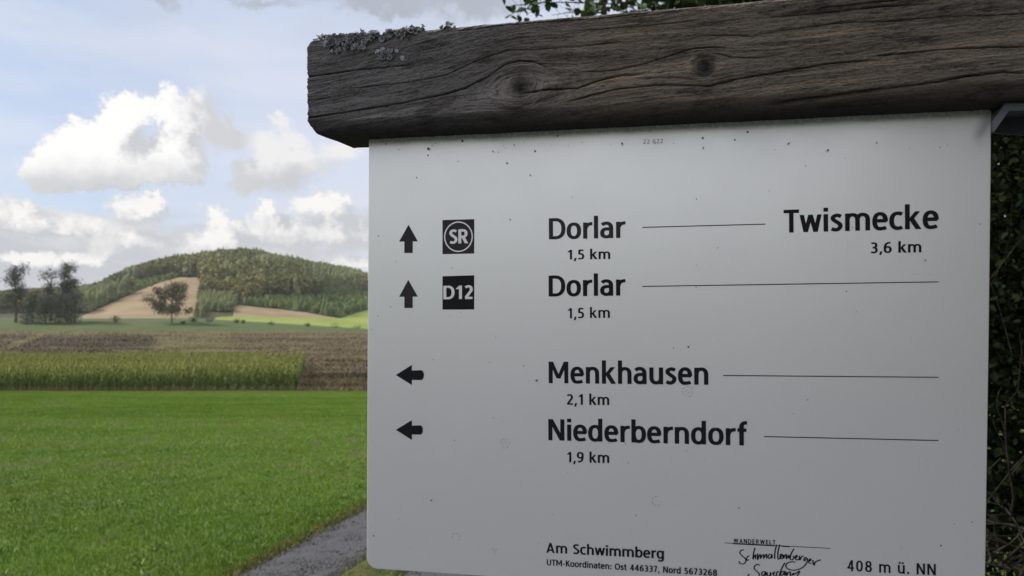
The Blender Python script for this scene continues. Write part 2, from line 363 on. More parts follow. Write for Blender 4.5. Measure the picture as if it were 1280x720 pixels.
# --- grass blades (stuff)
def blades(xy, h, w, tint, lean=.35, bend=.5):
    n = len(xy); a = rng.uniform(0, 2 * pi, n); la = rng.uniform(0, 2 * pi, n); ll = rng.uniform(0, lean, n) * h
    x, y = xy[:, 0], xy[:, 1]; z = gz(x, y)
    wx, wy = np.cos(a) * w / 2, np.sin(a) * w / 2
    mx, my = np.cos(la) * ll * .35, np.sin(la) * ll * .35; ex, ey = np.cos(la) * ll, np.sin(la) * ll
    V = np.stack([np.stack([x - wx, y - wy, z], -1), np.stack([x + wx, y + wy, z], -1),
                  np.stack([x + mx + wx * .8, y + my + wy * .8, z + h * .6], -1), np.stack([x + mx - wx * .8, y + my - wy * .8, z + h * .6], -1),
                  np.stack([x + ex, y + ey, z + h], -1)], 1).reshape(-1, 3)
    i = 5 * np.arange(n)[:, None]
    return V, i + np.array([[0, 1, 2, 3]]), i + np.array([[3, 2, 4]]), np.repeat(tint, 5)
def m_blade(g, b):
    t = att(g, 'tint'); p = pos(g)
    c = g.mix(t, (.100, .190, .020), (.200, .320, .046))
    c = g.mix(g.step(g.noise(p, .6, 4, .6), .35, .7, 0, .55), c, (.185, .235, .030))
    c = g.mix(g.step(t, .985, .999, 0, 1), c, (.24, .24, .12)); g.put(b.inputs['Subsurface Weight'], 0.0); return c
M_BLADE = material('grass_blade', m_blade, .95, .04)
n = 620000
d = 4.2 + 76 * rng.random(n) ** 1.7; t = rng.uniform(-.78, .02, n); x = t * d
ok = x < track_x(d) - .02 + .12 * (fbm(d * 3, d * 0, 3) - .5)
x, d = x[ok], d[ok]
pt = fbm(x * 1.5 + 3, d * .9, 4)
h = (.022 + .022 * rng.random(len(x))) * (1 + .5 * smoothstep(8, 40, d)) * (.65 + .8 * pt); w = .0027 * (1 + d * .14)
edge = np.exp(-(track_x(d) - x) / .30); h *= 1 + .5 * edge * rng.random(len(x))
V, F4, F3, T = blades(np.stack([x, d], -1), h, w, np.clip(0.34 + rng.random(len(x)) * .32 + (pt - .5) * 1.3 + (fbm(x * .12, d * .35 + 9, 3) - .5) * 1.2 + (fbm(x * 5, d * 1.6, 3) - .5) * .8 - .75 * np.exp(-((track_x(d) - x - .35) / .28) ** 2), 0, 1), .8)
tag(link('meadow_grass_blades', mesh('meadow_grass_blades', V, [F4, F3], attr={'tint': T}), None, [M_BLADE]), 'short dense green grass of the mown meadow left of the track', 'grass', kind='stuff')
# verge and centre strip grass, shorter and yellower
n = 60000
d = 3.5 + 22 * rng.random(n) ** 1.3; o = np.where(rng.random(n) < .35, rng.normal(1.08, .14, n), np.where(rng.random(n) < .35, rng.normal(-.02, .07, n), rng.uniform(2.25, 4.1, n))); x = track_x(d) + o
V, F4, F3, T = blades(np.stack([x, d], -1), .025 + .04 * rng.random(n), .005 * (1 + d * .07), rng.random(n), 1.0)
M_VB = material('verge_blade', lambda g, b: g.mix(att(g, 'tint'), (.07, .09, .025), (.24, .21, .085)), .8, .15)
tag(link('verge_grass_blades', mesh('verge_grass_blades', V, [F4, F3], attr={'tint': T}), None, [M_VB]), 'short yellowish grass along the edges and middle of the gravel track', 'grass', kind='stuff')

# --- maize field
RD = np.array([sin(radians(-13.6)), cos(radians(-13.6))]); RN = np.array([RD[1], -RD[0]])   # row direction, across
c0 = np.array([-21.6, 80.5])             # front right corner of the crop
def maize():
    Vs, Qs, Ts = [], [], []; base = 0
    rows = int(95 / .95); P_ = []
    for r in range(rows):
        a = c0 - RN * .95 * r
        # where the row meets the front edge line
        s0 = (80.5 + .06 * (a[0] - c0[0]) - a[1]) / RD[1]
        L = 52
        ns = int(L / .20); s = s0 + np.arange(ns) * .20 + rng.uniform(-.07, .07, ns)
        p = a[None] + RD[None] * s[:, None] + rng.normal(0, .05, (ns, 2))
        front = (s - s0) < 3.0
        if r > 2: 
            keep = front | (rng.random(ns) < .62); p = p[keep]; front = front[keep]
        P_.append(np.c_[p, front, s[keep] - s0 if r > 2 else s - s0])
    for off in (-.5, .35):            # ragged headland rows along the front edge
        m_ = 480; xx_ = c0[0] + .2 - rng.uniform(0, 92, m_); yy_ = 80.5 + .06 * (xx_ - c0[0]) + off + rng.normal(0, .22, m_); P_.append(np.c_[xx_, yy_, np.ones(m_, bool), np.zeros(m_)])
    P_ = np.concatenate(P_); n = len(P_)
    x, y = P_[:, 0], P_[:, 1]; z = gz(x, y); H = 1.95 + .42 * rng.random(n) + .5 * (fbm(x * .12, y * .12, 3) - .5)
    nl = 7                                # leaves per plant, each an arched strip of two quads
    V_, Q_, T_ = [], [], []
    # stalk
    w = .03; a = rng.uniform(0, pi, n); wx, wy = np.cos(a) * w, np.sin(a) * w
    V_.append(np.stack([np.stack([x - wx, y - wy, z], -1), np.stack([x + wx, y + wy, z], -1), np.stack([x + wx * .5, y + wy * .5, z + H * .9], -1), np.stack([x - wx * .5, y - wy * .5, z + H * .9], -1)], 1).reshape(-1, 3))
    Q_.append(4 * np.arange(n)[:, None] + np.array([[0, 1, 2, 3]])); T_.append(np.full(4 * n, .35)); base = 4 * n
    for k in range(nl):
        hh = H * (.22 + .72 * k / (nl - 1)); a = rng.uniform(0, 2 * pi, n); L = rng.uniform(.28, .46, n) * (1 - .25 * k / nl); ww = rng.uniform(.035, .06, n)
        ca, sa = np.cos(a), np.sin(a); up = rng.uniform(.12, .3, n) * (1.0 + .5 * (k == nl - 1))
        def pt(f, hz, wd): return (np.stack([x + ca * L * f - sa * wd, y + sa * L * f + ca * wd, z + hh + hz], -1), np.stack([x + ca * L * f + sa * wd, y + sa * L * f - ca * wd, z + hh + hz], -1))
        a0, b0 = pt(0, 0, ww * .4); a1, b1 = pt(.5, up, ww); a2, b2 = pt(1., up * .1 - .12 * rng.random(n), ww * .15)
        V_.append(np.stack([a0, b0, a1, b1, a2, b2], 1).reshape(-1, 3))
        i = base + 6 * np.arange(n)[:, None]; Q_.append(np.concatenate([i + np.array([[0, 1, 3, 2]]), i + np.array([[2, 3, 5, 4]])]))
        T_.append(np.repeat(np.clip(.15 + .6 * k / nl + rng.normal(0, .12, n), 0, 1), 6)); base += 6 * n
    # tassel
    a = rng.uniform(0, pi, n); wx, wy = np.cos(a) * .07, np.sin(a) * .07
    V_.append(np.stack([np.stack([x, y, z + H * .88], -1), np.stack([x + wx, y + wy, z + H * 1.06], -1), np.stack([x, y, z + H * 1.14], -1), np.stack([x - wx, y - wy, z + H * 1.05], -1)], 1).reshape(-1, 3))
    Q_.append(base + 4 * np.arange(n)[:, None] + np.array([[0, 1, 2, 3]])); T_.append(np.full(4 * n, 1.0))
    print('maize plants', n)
    return mesh('maize_crop', np.concatenate(V_), np.concatenate(Q_), attr={'tint': np.concatenate(T_)})
def m_maize(g, b):
    t = att(g, 'tint'); p = pos(g); n_ = g.noise(p, .15, 4, .6)
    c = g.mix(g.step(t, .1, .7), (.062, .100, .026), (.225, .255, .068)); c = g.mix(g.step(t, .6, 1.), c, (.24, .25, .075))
    return g.mix(g.step(n_, .4, .7, 0, .35), c, (.15, .15, .05))
M_MAIZE = material('maize_leaf', m_maize, .9, .04)
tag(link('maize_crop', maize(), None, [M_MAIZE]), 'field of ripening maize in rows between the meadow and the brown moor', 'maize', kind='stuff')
Ys = np.linspace(0, 54, 40); Xs = np.linspace(-1, 96, 60)
A, B = np.meshgrid(Xs, Ys); px_ = c0[0] - RN[0] * A + RD[0] * B; py_ = c0[1] - RN[1] * A + RD[1] * B
s0 = (80.5 + .06 * ((c0[0] - RN[0] * A) - c0[0]) - (c0[1] - RN[1] * A)) / RD[1]
px_ = c0[0] - RN[0] * A + RD[0] * (B + s0 - 1.2); py_ = c0[1] - RN[1] * A + RD[1] * (B + s0 - 1.2)
tag(link('maize_soil', mesh('maize_soil', np.stack([px_, py_, gz(px_, py_) + .05], -1).reshape(-1, 3), grid_faces(40, 60), True), None, [M_SOIL]), kind='structure')

# ------------------------------------------------------------------ trees
def tube(pts, rads, k=6):
    pts = np.asarray(pts, float); n = len(pts); rads = np.asarray(rads, float)
    tg = np.gradient(pts, axis=0); tg /= np.linalg.norm(tg, axis=1)[:, None] + 1e-9
    ref = np.array([0, 0, 1.]) if abs(tg[0, 2]) < .9 else np.array([1., 0, 0])
    u = np.cross(tg, ref); u /= np.linalg.norm(u, axis=1)[:, None] + 1e-9; v = np.cross(tg, u)
    a = np.arange(k) * 2 * pi / k
    V = pts[:, None] + rads[:, None, None] * (np.cos(a)[None, :, None] * u[:, None] + np.sin(a)[None, :, None] * v[:, None])
    return V.reshape(-1, 3), grid_faces(n, k, True)
class Acc:
    def __init__(s): s.V = []; s.F = {}; s.n = 0; s.A = []
    def add(s, V, F, a=0.):
        F = np.asarray(F); s.F.setdefault(F.shape[1], []).append(F + s.n); s.V.append(V); s.n += len(V)
        s.A.append(np.broadcast_to(np.asarray(a, float), (len(V),)))
    def mesh(s, name, smooth=False):
        return mesh(name, np.concatenate(s.V), [np.concatenate(f) for f in s.F.values()], smooth, attr={'tint': np.concatenate(s.A)})
def grow(R, p, dr, L, r, depth, tips, acc, up=.12, spread=.7, k=5, nb=(3, 5), shrink=.66):
    n = 5; pts = [p]; q = p.copy(); dd = dr / np.linalg.norm(dr)
    for i in range(n - 1):
        dd = dd + R.normal(0, .13, 3) + np.array([0, 0, up * .35]); dd /= np.linalg.norm(dd); q = q + dd * L / (n - 1); pts.append(q)
    V, F = tube(pts, np.linspace(r, r * .5, n), k); acc.add(V, F)
    if depth == 0: tips.append((pts[-1], dd)); tips.append((pts[-2], dd)); return
    for j in range(R.integers(*nb) + 1):
        f = R.uniform(.35, 1.0) if j else 1.0
        i = min(int(f * (n - 1)), n - 2); b = pts[i] + (pts[i + 1] - pts[i]) * (f * (n - 1) - i)
        s = R.normal(0, spread, 3); s[2] = s[2] * .6 + up; e = dd + s
        grow(R, b, e, L * shrink * R.uniform(.75, 1.15), r * .55, depth - 1, tips, acc, up, spread, max(3, k - 1), nb, shrink)
def leafcloud(R, pts, n, spread, size, squash=.8):
    """small diamond leaf clumps round the given points, with random facing"""
    i = R.integers(0, len(pts), n); c_ = pts[i] + R.normal(0, 1, (n, 3)) * np.array([spread, spread, spread * squash])
    nrm = R.normal(0, 1, (n, 3)) + np.array([0, 0, .6]); nrm /= np.linalg.norm(nrm, axis=1)[:, None]
    t_ = np.cross(nrm, R.normal(0, 1, (n, 3))); t_ /= np.linalg.norm(t_, axis=1)[:, None] + 1e-9; b_ = np.cross(nrm, t_)
    s = size * R.uniform(.55, 1.35, (n, 1)); q = s * R.uniform(.4, .75, (n, 1))
    V = np.stack([c_ - t_ * s, c_ - b_ * q + nrm * s * .15, c_ + t_ * s, c_ + b_ * q + nrm * s * .15], 1).reshape(-1, 3)
    return V, 4 * np.arange(n)[:, None] + np.array([[0, 1, 2, 3]]), np.repeat(np.clip(.5 + .25 * R.normal(0, 1, n), 0, 1), 4)
def m_leaf(a, b_):
    def f(g, b):
        g.put(b.inputs['Transmission Weight'], 0.0); return g.mix(att(g, 'tint'), a, b_)
    return f
M_BARK = material('bark', m_simple((.045, .038, .030), (.11, .095, .078), 6.), .9, .15)
M_DKLEAF = material('dark_foliage', m_leaf((.055, .064, .055), (.115, .125, .092)), .7, .2)
M_OLIVE = material('olive_foliage', m_leaf((.095, .088, .055), (.20, .18, .105)), .7, .2)
M_BUSH = material('bush_foliage', m_leaf((.035, .055, .018), (.09, .11, .035)), .7, .2)
def empty(name, loc, label=None, cat=None, group=None):
    o = bpy.data.objects.new(name, None); C.objects.link(o); o.location = loc; o.empty_display_size = .2; return tag(o, label, cat, group)
def broad_tree(seed, X, d, H, crownw, bare, label, mat, nleaf=2600, leaf=.26, group=None, name='broadleaf_tree', spreadf=.13, trunks=1, up=.25, low=0.25):
    R = np.random.default_rng(seed); x = (X - 640) / FPX * d; z = gz(x, d)
    o = empty(name, (x, d, z), label, 'tree', group)
    tr = Acc(); tips = []
    for k in range(trunks):
        off = np.array([R.normal(0, .05 * H) * (trunks > 1), R.normal(0, .03 * H) * (trunks > 1), -.15])
        hb = H * bare
        pts = [off, off + np.array([R.normal(0, .02 * H), 0, hb * .6]), off + np.array([R.normal(0, .03 * H), R.normal(0, .02 * H), H * .62])]
        pts = np.array([np.array(pts[0]) + (np.array(pts[1]) - pts[0]) * f if f < 1 else np.array(pts[1]) + (np.array(pts[2]) - pts[1]) * (f - 1) for f in np.linspace(0, 2, 9)])
        V, F = tube(pts, np.linspace(H * .022, H * .008, 9), 7); tr.add(V, F)
        for j in range(11):
            f = low + (1 - low) * (j + .5) / 11; b = pts[0] + (pts[-1] - pts[0]) * f; a = R.uniform(0, 2 * pi)
            e = np.array([cos(a), sin(a), .45 + .6 * f]); L = crownw * .5 * (1.1 - .35 * f) * R.uniform(.5, .95) / max(1, trunks ** .5)
            if f > .8: e[2] += .9; L = max(L, H * .22)
            grow(R, b, e, L * .62, H * .008, 2, tips, tr, up, .6, 4, (2, 3), .62)
    T_ = np.array([t_[0] for t_ in tips]); T_ = T_[T_[:, 2] < H * .97]
    T_ = T_[R.random(len(T_)) < .85]
    V, F, A_ = leafcloud(R, T_, nleaf, H * spreadf * .32, leaf)
    V[:, 2] = np.minimum(V[:, 2], H * 1.02)
    cr = Acc(); cr.add(V, F, A_)
    link('trunk', tr.mesh('trunk', True), o, [M_BARK]); link('crown', cr.mesh('crown'), o, [mat]); return o
GT = 'trees of the dark clump at the left edge of the fields'
broad_tree(1, 20, 292, 25., 11, .3, 'tall slim dark tree with a loose rounded top, leftmost of the clump on the fields', M_DKLEAF, 2800, .32, GT, low=.35)
broad_tree(22, 84, 296, 25., 12, .3, 'tallest dark tree at the middle right of the clump, open crown above its neighbours', M_DKLEAF, 3600, .32, GT, low=.35)
broad_tree(3, 64, 300, 23.0, 8, .3, 'slim dark tree with sparse top just left of the tallest tree in the clump', M_DKLEAF, 1400, .30, GT, low=.35)
broad_tree(4, 41, 290, 12.5, 10, .15, 'low dense dark tree beside the leftmost slim tree of the clump', M_DKLEAF, 1400, .28, GT, low=.12, spreadf=.22)
broad_tree(5, 58, 286, 12.5, 10, .15, 'low rounded dark tree at the front middle of the clump', M_DKLEAF, 1500, .28, GT, low=.12, spreadf=.22)
broad_tree(6, 76, 288, 13.5, 9, .15, 'dense dark tree below the tallest crown of the clump', M_DKLEAF, 1500, .28, GT, low=.12, spreadf=.22)
broad_tree(7, 95, 290, 13.0, 8, .15, 'dark round tree at the right end of the clump beside the tan field', M_DKLEAF, 1400, .28, GT, low=.12, spreadf=.22)
broad_tree(52, 215, 292, 15.8, 22, .1, 'lone airy tree standing in front of the tan field on the hillside', M_OLIVE, 7500, .31, None, low=.08, up=.06, spreadf=.17)
def bush(seed, X, d, H, w, label, mat, n=260, leaf=.2, group=None, name='bush'):
    R = np.random.default_rng(seed); x = (X - 640) / FPX * d; z = gz(x, d); o = empty(name, (x, d, z), label, 'bush', group)
    st = Acc(); tips = []
    for j in range(6):
        a = R.uniform(0, 2 * pi); e = np.array([cos(a) * w / H * .5, sin(a) * w / H * .5, 1.]); e /= np.linalg.norm(e)
        pts = np.array([e * f * H * .8 + R.normal(0, .05, 3) for f in np.linspace(0, 1, 4)]); V, F = tube(pts, np.linspace(.06, .02, 4), 4); st.add(V, F)
        tips += list(pts[1:])
    T_ = np.array(tips); V, F, A_ = leafcloud(R, T_, n, w * .17, leaf); V[:, 2] = np.clip(V[:, 2], 0, None); c_ = Acc(); c_.add(V, F, A_)
    link('stems', st.mesh('stems'), o, [M_BARK]); link('foliage', c_.mesh('foliage'), o, [mat]); return o
bush(31, 146, 292, 2.6, 3.0, 'small green bush alone at the foot of the tan field', M_BUSH, 320)
bush(32, 241, 296, 2.4, 3.4, 'rounded bush at the lower right corner of the tan field', M_BUSH, 320)
bush(33, 230, 288, 1.0, 2.6, 'low dark shrub at the right foot of the lone tree', M_DKLEAF, 220)
for k, (X, H, w, lb) in enumerate([(262, 1.5, 3.5, 'low grey green shrub just right of the tan field corner on the boundary'), (296, 1.6, 2.2, 'small shrub on the boundary below the left end of the bright field'),
        (305, 1.5, 1.8, 'narrow shrub on the boundary below the narrow tan strip'), (340, 1.2, 3.2, 'low shrub on the boundary in front of the middle of the bright field'),
        (384, 1.3, 2.2, 'rounded shrub on the boundary in front of the right half of the bright field'), (420, 1.0, 5, 'long low shrub on the boundary near the sign, before the bright field'), (446, .9, 5, 'low shrub on the boundary closest to the left edge of the sign panel')]):
    bush(40 + k, X, 303, H, w, lb, M_BUSH, 220, .18, 'low shrubs along the field boundary')

# --- forest on the hill: one mass of trees per kind (stuff)
def tmpl_conifer(R, H=1., w=.20, tiers=7):
    V, F = [], []; n = 0
    for t_ in range(tiers):
        z0 = .16 + .8 * t_ / tiers; z1 = z0 + .3; r = w * (1 - t_ / tiers) ** .75 * R.uniform(.85, 1.15) + .015; k = 8
        a = np.arange(k) * 2 * pi / k + R.uniform(0, 1); rr = r * R.uniform(.7, 1.2, k)
        ring = np.stack([np.cos(a) * rr, np.sin(a) * rr, z0 + R.uniform(-.04, .03, k)], -1)
        V.append(ring); V.append(np.array([[0, 0, min(z1, 1.)]])); F += [[n + i, n + (i + 1) % k, n + k] for i in range(k)]; n += k + 1
    V.append(np.array([[-.012, 0, 0], [.012, 0, 0], [0, 0, .5]])); F.append([n, n + 1, n + 2])
    return np.concatenate(V) * H, np.array(F)
def tmpl_broad(R, w=.2, nl=110):
    c_ = R.normal(0, 1, (nl, 3)); c_ /= np.linalg.norm(c_, axis=1)[:, None]; c_ *= R.uniform(.55, 1, (nl, 1)); c_ = c_ * np.array([w, w, .34]) + np.array([0, 0, .62])
    nrm = R.normal(0, 1, (nl, 3)) + np.array([0, 0, .5]); nrm /= np.linalg.norm(nrm, axis=1)[:, None]; t_ = np.cross(nrm, R.normal(0, 1, (nl, 3))); t_ /= np.linalg.norm(t_, axis=1)[:, None]; b_ = np.cross(nrm, t_); s = .055
    V = np.stack([c_ - t_ * s - b_ * s * .7, c_ + t_ * s - b_ * s * .7, c_ + b_ * s + nrm * .02], 1).reshape(-1, 3); F = np.arange(3 * nl).reshape(-1, 3)
    k = len(V); V = np.concatenate([V, [[-.012, 0, 0], [.012, 0, 0], [0, 0, .55]]]); F = np.concatenate([F, [[k, k + 1, k + 2]]]); return V, F
TC = [tmpl_conifer(np.random.default_rng(60 + i)) for i in range(6)]; TB = [tmpl_broad(np.random.default_rng(80 + i)) for i in range(6)]
def forest(name, pts, Hs, tints, tmpls, mat, label, cat):
    acc = Acc(); R = np.random.default_rng(5)
    which = R.integers(0, len(tmpls), len(pts)); rot = R.uniform(0, 2 * pi, len(pts)); wd = R.uniform(.9, 1.45, len(pts))
    for w_, (tv, tf) in enumerate(tmpls):
        s = which == w_; m_ = s.sum()
        if not m_: continue
        ca, sa = np.cos(rot[s])[:, None], np.sin(rot[s])[:, None]; h_ = Hs[s][:, None]; q = wd[s][:, None]
        X = (tv[None, :, 0] * ca - tv[None, :, 1] * sa) * h_ * q + pts[s][:, 0:1]; Y = (tv[None, :, 0] * sa + tv[None, :, 1] * ca) * h_ * q + pts[s][:, 1:2]
        Z = tv[None, :, 2] * h_ + pts[s][:, 2:3]
        acc.add(np.stack([X, Y, Z], -1).reshape(-1, 3), (tf[None] + len(tv) * np.arange(m_)[:, None, None]).reshape(-1, 3), np.repeat(tints[s], len(tv)))
    print(name, len(pts)); return tag(link(name, acc.mesh(name), None, [mat]), label, cat, kind='stuff')
n = 60000
dd_ = rng.uniform(HD0 + 2, HD1 + 45, n); XX = rng.uniform(-140, 900, n); xw = (XX - 640) / FPX * dd_; zw = gz(xw, dd_)
col, row = rowcol(xw, dd_, zw - EYE)
open_ = inpoly(col, row, P_TAN) | inpoly(col, row, P_TAN2) | inpoly(col, row, P_LIT)
sq = inpoly(col, row, P_SQ); yl = inpoly(col, row, P_YL); yr = inpoly(col, row, P_YR); mid = inpoly(col, row, P_MID)
young = sq | yl | yr
dens = np.where(young, .95, .34) * dd_ / HD1
dens *= np.where((XX > 520) | (XX < -20), .35, 1)
keep = (rng.random(n) < dens) & ~open_ & ~((col > 240) & (row > 397.5)) & ~((dd_ < 470) & (col > 255)) & ~((col < 99) & (row > 392)) & ~((np.abs(col - 249) < 1.2) & (row > 345)) | (False)
xw, dd2, zw, col, row = xw[keep], dd_[keep], zw[keep], col[keep], row[keep]; sq, yl, yr, mid = sq[keep], yl[keep], yr[keep], mid[keep]
N_ = len(xw); PT = np.stack([xw, dd2, zw - .2], -1)
sp = fbm(col * .035 + 11, row * .09 + 4, 3)
con = (sp + interp(col, [0, 120, 160, 230, 300, 380, 430, 520], [-.3, -.3, -.18, -.22, -.32, -.18, .08, .12])) > .5
con |= sq | (rng.random(N_) < .08); con |= (col < 160) & (row > 372) & (col > 98)
con &= ~(yl | yr); con &= ~((col < 99))
Hh = np.where(sq, rng.uniform(5, 7, N_), np.where(yl | yr, rng.uniform(3.5, 6, N_), np.where(mid, rng.uniform(7, 14, N_), np.where(con, rng.uniform(16, 21, N_), rng.uniform(14, 19, N_))))) * interp(col, [125, 215], [.68, 1.])
tn = np.clip(rng.random(N_) * .7 + (fbm(col * .02, row * .05, 3) - .5) * 1.2 + .15, 0, 1)
M_CON = material('conifer_forest', m_leaf((.060, .078, .036), (.150, .165, .068)), .85, .1)
M_BRD = material('broadleaf_forest', m_leaf((.105, .115, .045), (.260, .245, .105)), .85, .1)
M_YNG = material('plantation', m_leaf((.075, .120, .040), (.155, .195, .070)), .85, .1)
yy = yl | yr
forest('conifer_forest', PT[con], Hh[con], tn[con], TC, M_CON, 'dark green spruce forest on the wooded hill', 'forest')
forest('broadleaf_forest', PT[~con & ~yy], Hh[~con & ~yy], tn[~con & ~yy], TB, M_BRD, 'olive brown broadleaf forest covering the middle of the wooded hill', 'forest')
forest('young_plantation', PT[yy], Hh[yy], tn[yy], TC + TB, M_YNG, 'low bright green young plantation along the lower edges of the wooded hill', 'plantation')
# pale trunks along the exposed forest edges
def edge_trunks(segs, n):
    acc = Acc(); R = np.random.default_rng(9)
    for (x1, y1, x2, y2) in segs:
        for k in range(n):
            f = R.random(); cx_ = x1 + (x2 - x1) * f; ry = y1 + (y2 - y1) * f
            ds = np.linspace(HD0, HD1, 300); xx = (cx_ - 640) / FPX * ds; rr = rowcol(xx, ds, ground(xx, ds))[1]; i = np.argmin(np.abs(rr - ry)); d_ = ds[i]; x_ = xx[i]; z_ = gz(x_, d_)
            V, F = tube([[x_, d_, z_], [x_ + R.normal(0, .3), d_, z_ + R.uniform(9, 14)]], [.3, .18], 4); acc.add(V, F)
    return acc.mesh('edge_trunks')
M_PTR = material('pale_trunk', lambda g, b: (.19, .17, .145), .9, .1)
tag(link('forest_edge_trunks', edge_trunks([(325, 374, 425, 370), (425, 371, 470, 368), (140, 358, 200, 346)], 26), None, [M_PTR]), 'bare pale trunks showing along the lower edge of the hill forest', 'tree trunks', kind='stuff')

# ------------------------------------------------------------------ the signpost
from mathutils import Matrix, Vector
RS = np.array([[.978, .2087, -.0069], [-.2088, .977, -.0439], [-.0024, .0444, .999]])
u_, s_, v_ = np.linalg.svd(RS); RS = u_ @ v_
TS = np.array([-.15522, .84781, .19461])
MS = Matrix([[*map(float, RS[i]), float(TS[i] + (EYE if i == 2 else 0))] for i in range(3)] + [[0, 0, 0, 1]])
def inv(px, py, off=0.):                   # measured point of the photograph on a plane of the signpost
    o = TS + RS[:, 1] * off; r = ray(px, py); s = (o @ RS[:, 1]) / (r @ RS[:, 1]); q = RS.T @ (r * s - TS); return np.array([q[0], q[2]])
pw = MS @ Vector((.76, 0, 0)); pgz = float(gz(pw.x, pw.y))
root = empty('trail_signpost', (pw.x, pw.y, pgz), 'trail signpost with a pale grey metal direction panel under a weathered lichen-covered wooden beam', 'signpost')
bpy.context.view_layer.update()
def part(name, me, mats, parent=root, kind=None, label=None):
    o = link(name, me, None, mats); o.parent = parent
    if parent is root:
        o.matrix_parent_inverse = root.matrix_world.inverted(); o.matrix_basis = MS
    return tag(o, label, None, None, kind)
# --- wooden beam
K1 = inv(650, 108, -.05); K2 = inv(880, 83, -.05)
CR = [([(383, 147.5), (457, 136), (500, 129), (555, 117.5), (580, 110), (610, 95), (630, 81), (650, 76), (670, 77.5), (690, 88)], .8, 3.6),
      ([(383, 96), (432, 89), (482, 84), (525, 79.5)], .7, 3.2), ([(384, 126), (420, 121)], .5, 2), ([(430, 111), (510, 103), (560, 93), (595, 76), (635, 62), (690, 62)], .5, 1.6),
      ([(645, 118), (660, 115.5), (685, 112), (722, 110), (750, 100), (772, 95), (812, 91)], .8, 3.4), ([(702, 129), (735, 120), (775, 111), (820, 106), (855, 106), (885, 107.5), (920, 99), (980, 89), (1035, 79), (1105, 74)], .75, 3.2),
      ([(717, 91), (772, 87), (815, 77), (845, 67), (867, 60), (897, 59), (925, 62)], .55, 2.2), ([(877, 65), (897, 67), (917, 72), (955, 72), (985, 67)], .5, 2.), ([(865, 47), (885, 44), (922, 44), (960, 45)], .5, 2.),
      ([(950, 131), (1035, 120), (1110, 110), (1172, 102), (1210, 95), (1255, 90), (1300, 92)], 1.0, 4.2), ([(1085, 71), (1135, 66), (1185, 61), (1235, 59), (1300, 58)], .7, 3.),
      ([(960, 40), (1023, 32), (1060, 28), (1150, 25)], .5, 2.), ([(960, 22), (1035, 15), (1100, 8), (1180, 4)], .6, 2.2), ([(1010, 12), (1150, -4), (1300, -12)], .5, 2), ([(575, 126), (610, 124)], .5, 2), ([(560, 40), (640, 30), (760, 22), (840, 12)], .5, 1.5),
      ([(1100, 26), (1200, 20), (1300, 16)], .5, 1.6), ([(790, 98), (850, 96), (870, 100)], .4, 1.3), ([(660, 62), (730, 57), (785, 51)], .4, 1.4), ([(700, 40), (800, 33), (880, 24)], .4, 1.3)]
CRP = [(np.array([inv(x, y, -.05) for x, y in p]), w, dp) for p, w, dp in CR]
def grain(x, z):
    """grain coordinate: lines of equal value flow round the knots"""
    xr = x - K1[0]; dr = np.where(xr < 0, .135 * xr, .05 * xr)
    g_ = z - K1[1] - dr
    r2 = (xr * .62) ** 2 + (z - K1[1]) ** 2; g_ = g_ * (1 - .0185 ** 2 / (r2 + .0150 ** 2) * .95)
    zz = z - K2[1]; r2 = ((x - K2[0]) * .55) ** 2 + zz ** 2; g_ = g_ - zz * (.0085 ** 2 / (r2 + .0075 ** 2)) * .9
    return g_ + .004 * (fbm(x * 9, z * 20, 2) - .5)
def wood_disp(x, z):
    g_ = grain(x, z)
    rg = .5 + 1. * fbm(x * 22, z * 50, 3)
    d = 1.9 * (fbm(g_ * 240, x * 8, 3) - .5) + 1.5 * rg * (np.abs(fbm(g_ * 620 + 9, x * 14, 3) - .5) * 2 - .25) + 1.3 * rg * (fbm(x * 330, g_ * 900, 3) - .5) + 1.0 * (fbm(x * 70, z * 260, 4, .7) - .5) + 1.7 * rg * (fbm(x * 150, g_ * 420, 4, .65) - .5)
    cr = np.zeros_like(x)
    for P, w, dp in CRP:
        m = (x > P[:, 0].min() - .006) & (x < P[:, 0].max() + .006)
        if not m.any(): continue
        zc = np.interp(x, P[:, 0], P[:, 1]) + .0009 * (fbm(x * 130, x * 0 + dp, 3) - .5)
        e = smoothstep(P[0, 0] - .002, P[0, 0] + .02, x) if P[0, 0] > -.03 else 1.; e = e * (1 - smoothstep(P[-1, 0] - .02, P[-1, 0] + .002, x))
        k = np.exp(-((z - zc) / (w * .00105)) ** 2) * e * m * (.6 + .5 * fbm(x * 40, x * 0 + w, 2)); d -= dp * k; cr = np.maximum(cr, k)
    kn = np.exp(-((((x - K2[0]) / .0098) ** 2 + ((z - K2[1]) / .0085) ** 2)) ** 2)
    rk = np.hypot((x - K2[0]), (z - K2[1]) * 1.1); d = d * (1 - .7 * kn) - 1.4 * np.exp(-((rk - .0100) / .0013) ** 2) - .8 * kn + .8 * np.exp(-((rk - .0135) / .0022) ** 2) + kn * (fbm(x * 700, z * 700, 3) - .5) * 1.6
    kq = np.exp(-(((x - K1[0]) / .013) ** 2 + ((z - K1[1]) / .012) ** 2)); d += -1.3 * kq + 1.5 * np.exp(-((np.hypot((x - K1[0]) * .8, z - K1[1]) - .021) / .005) ** 2)
    return d * .001, cr, np.maximum(kn, .95 * kq ** 1.2)
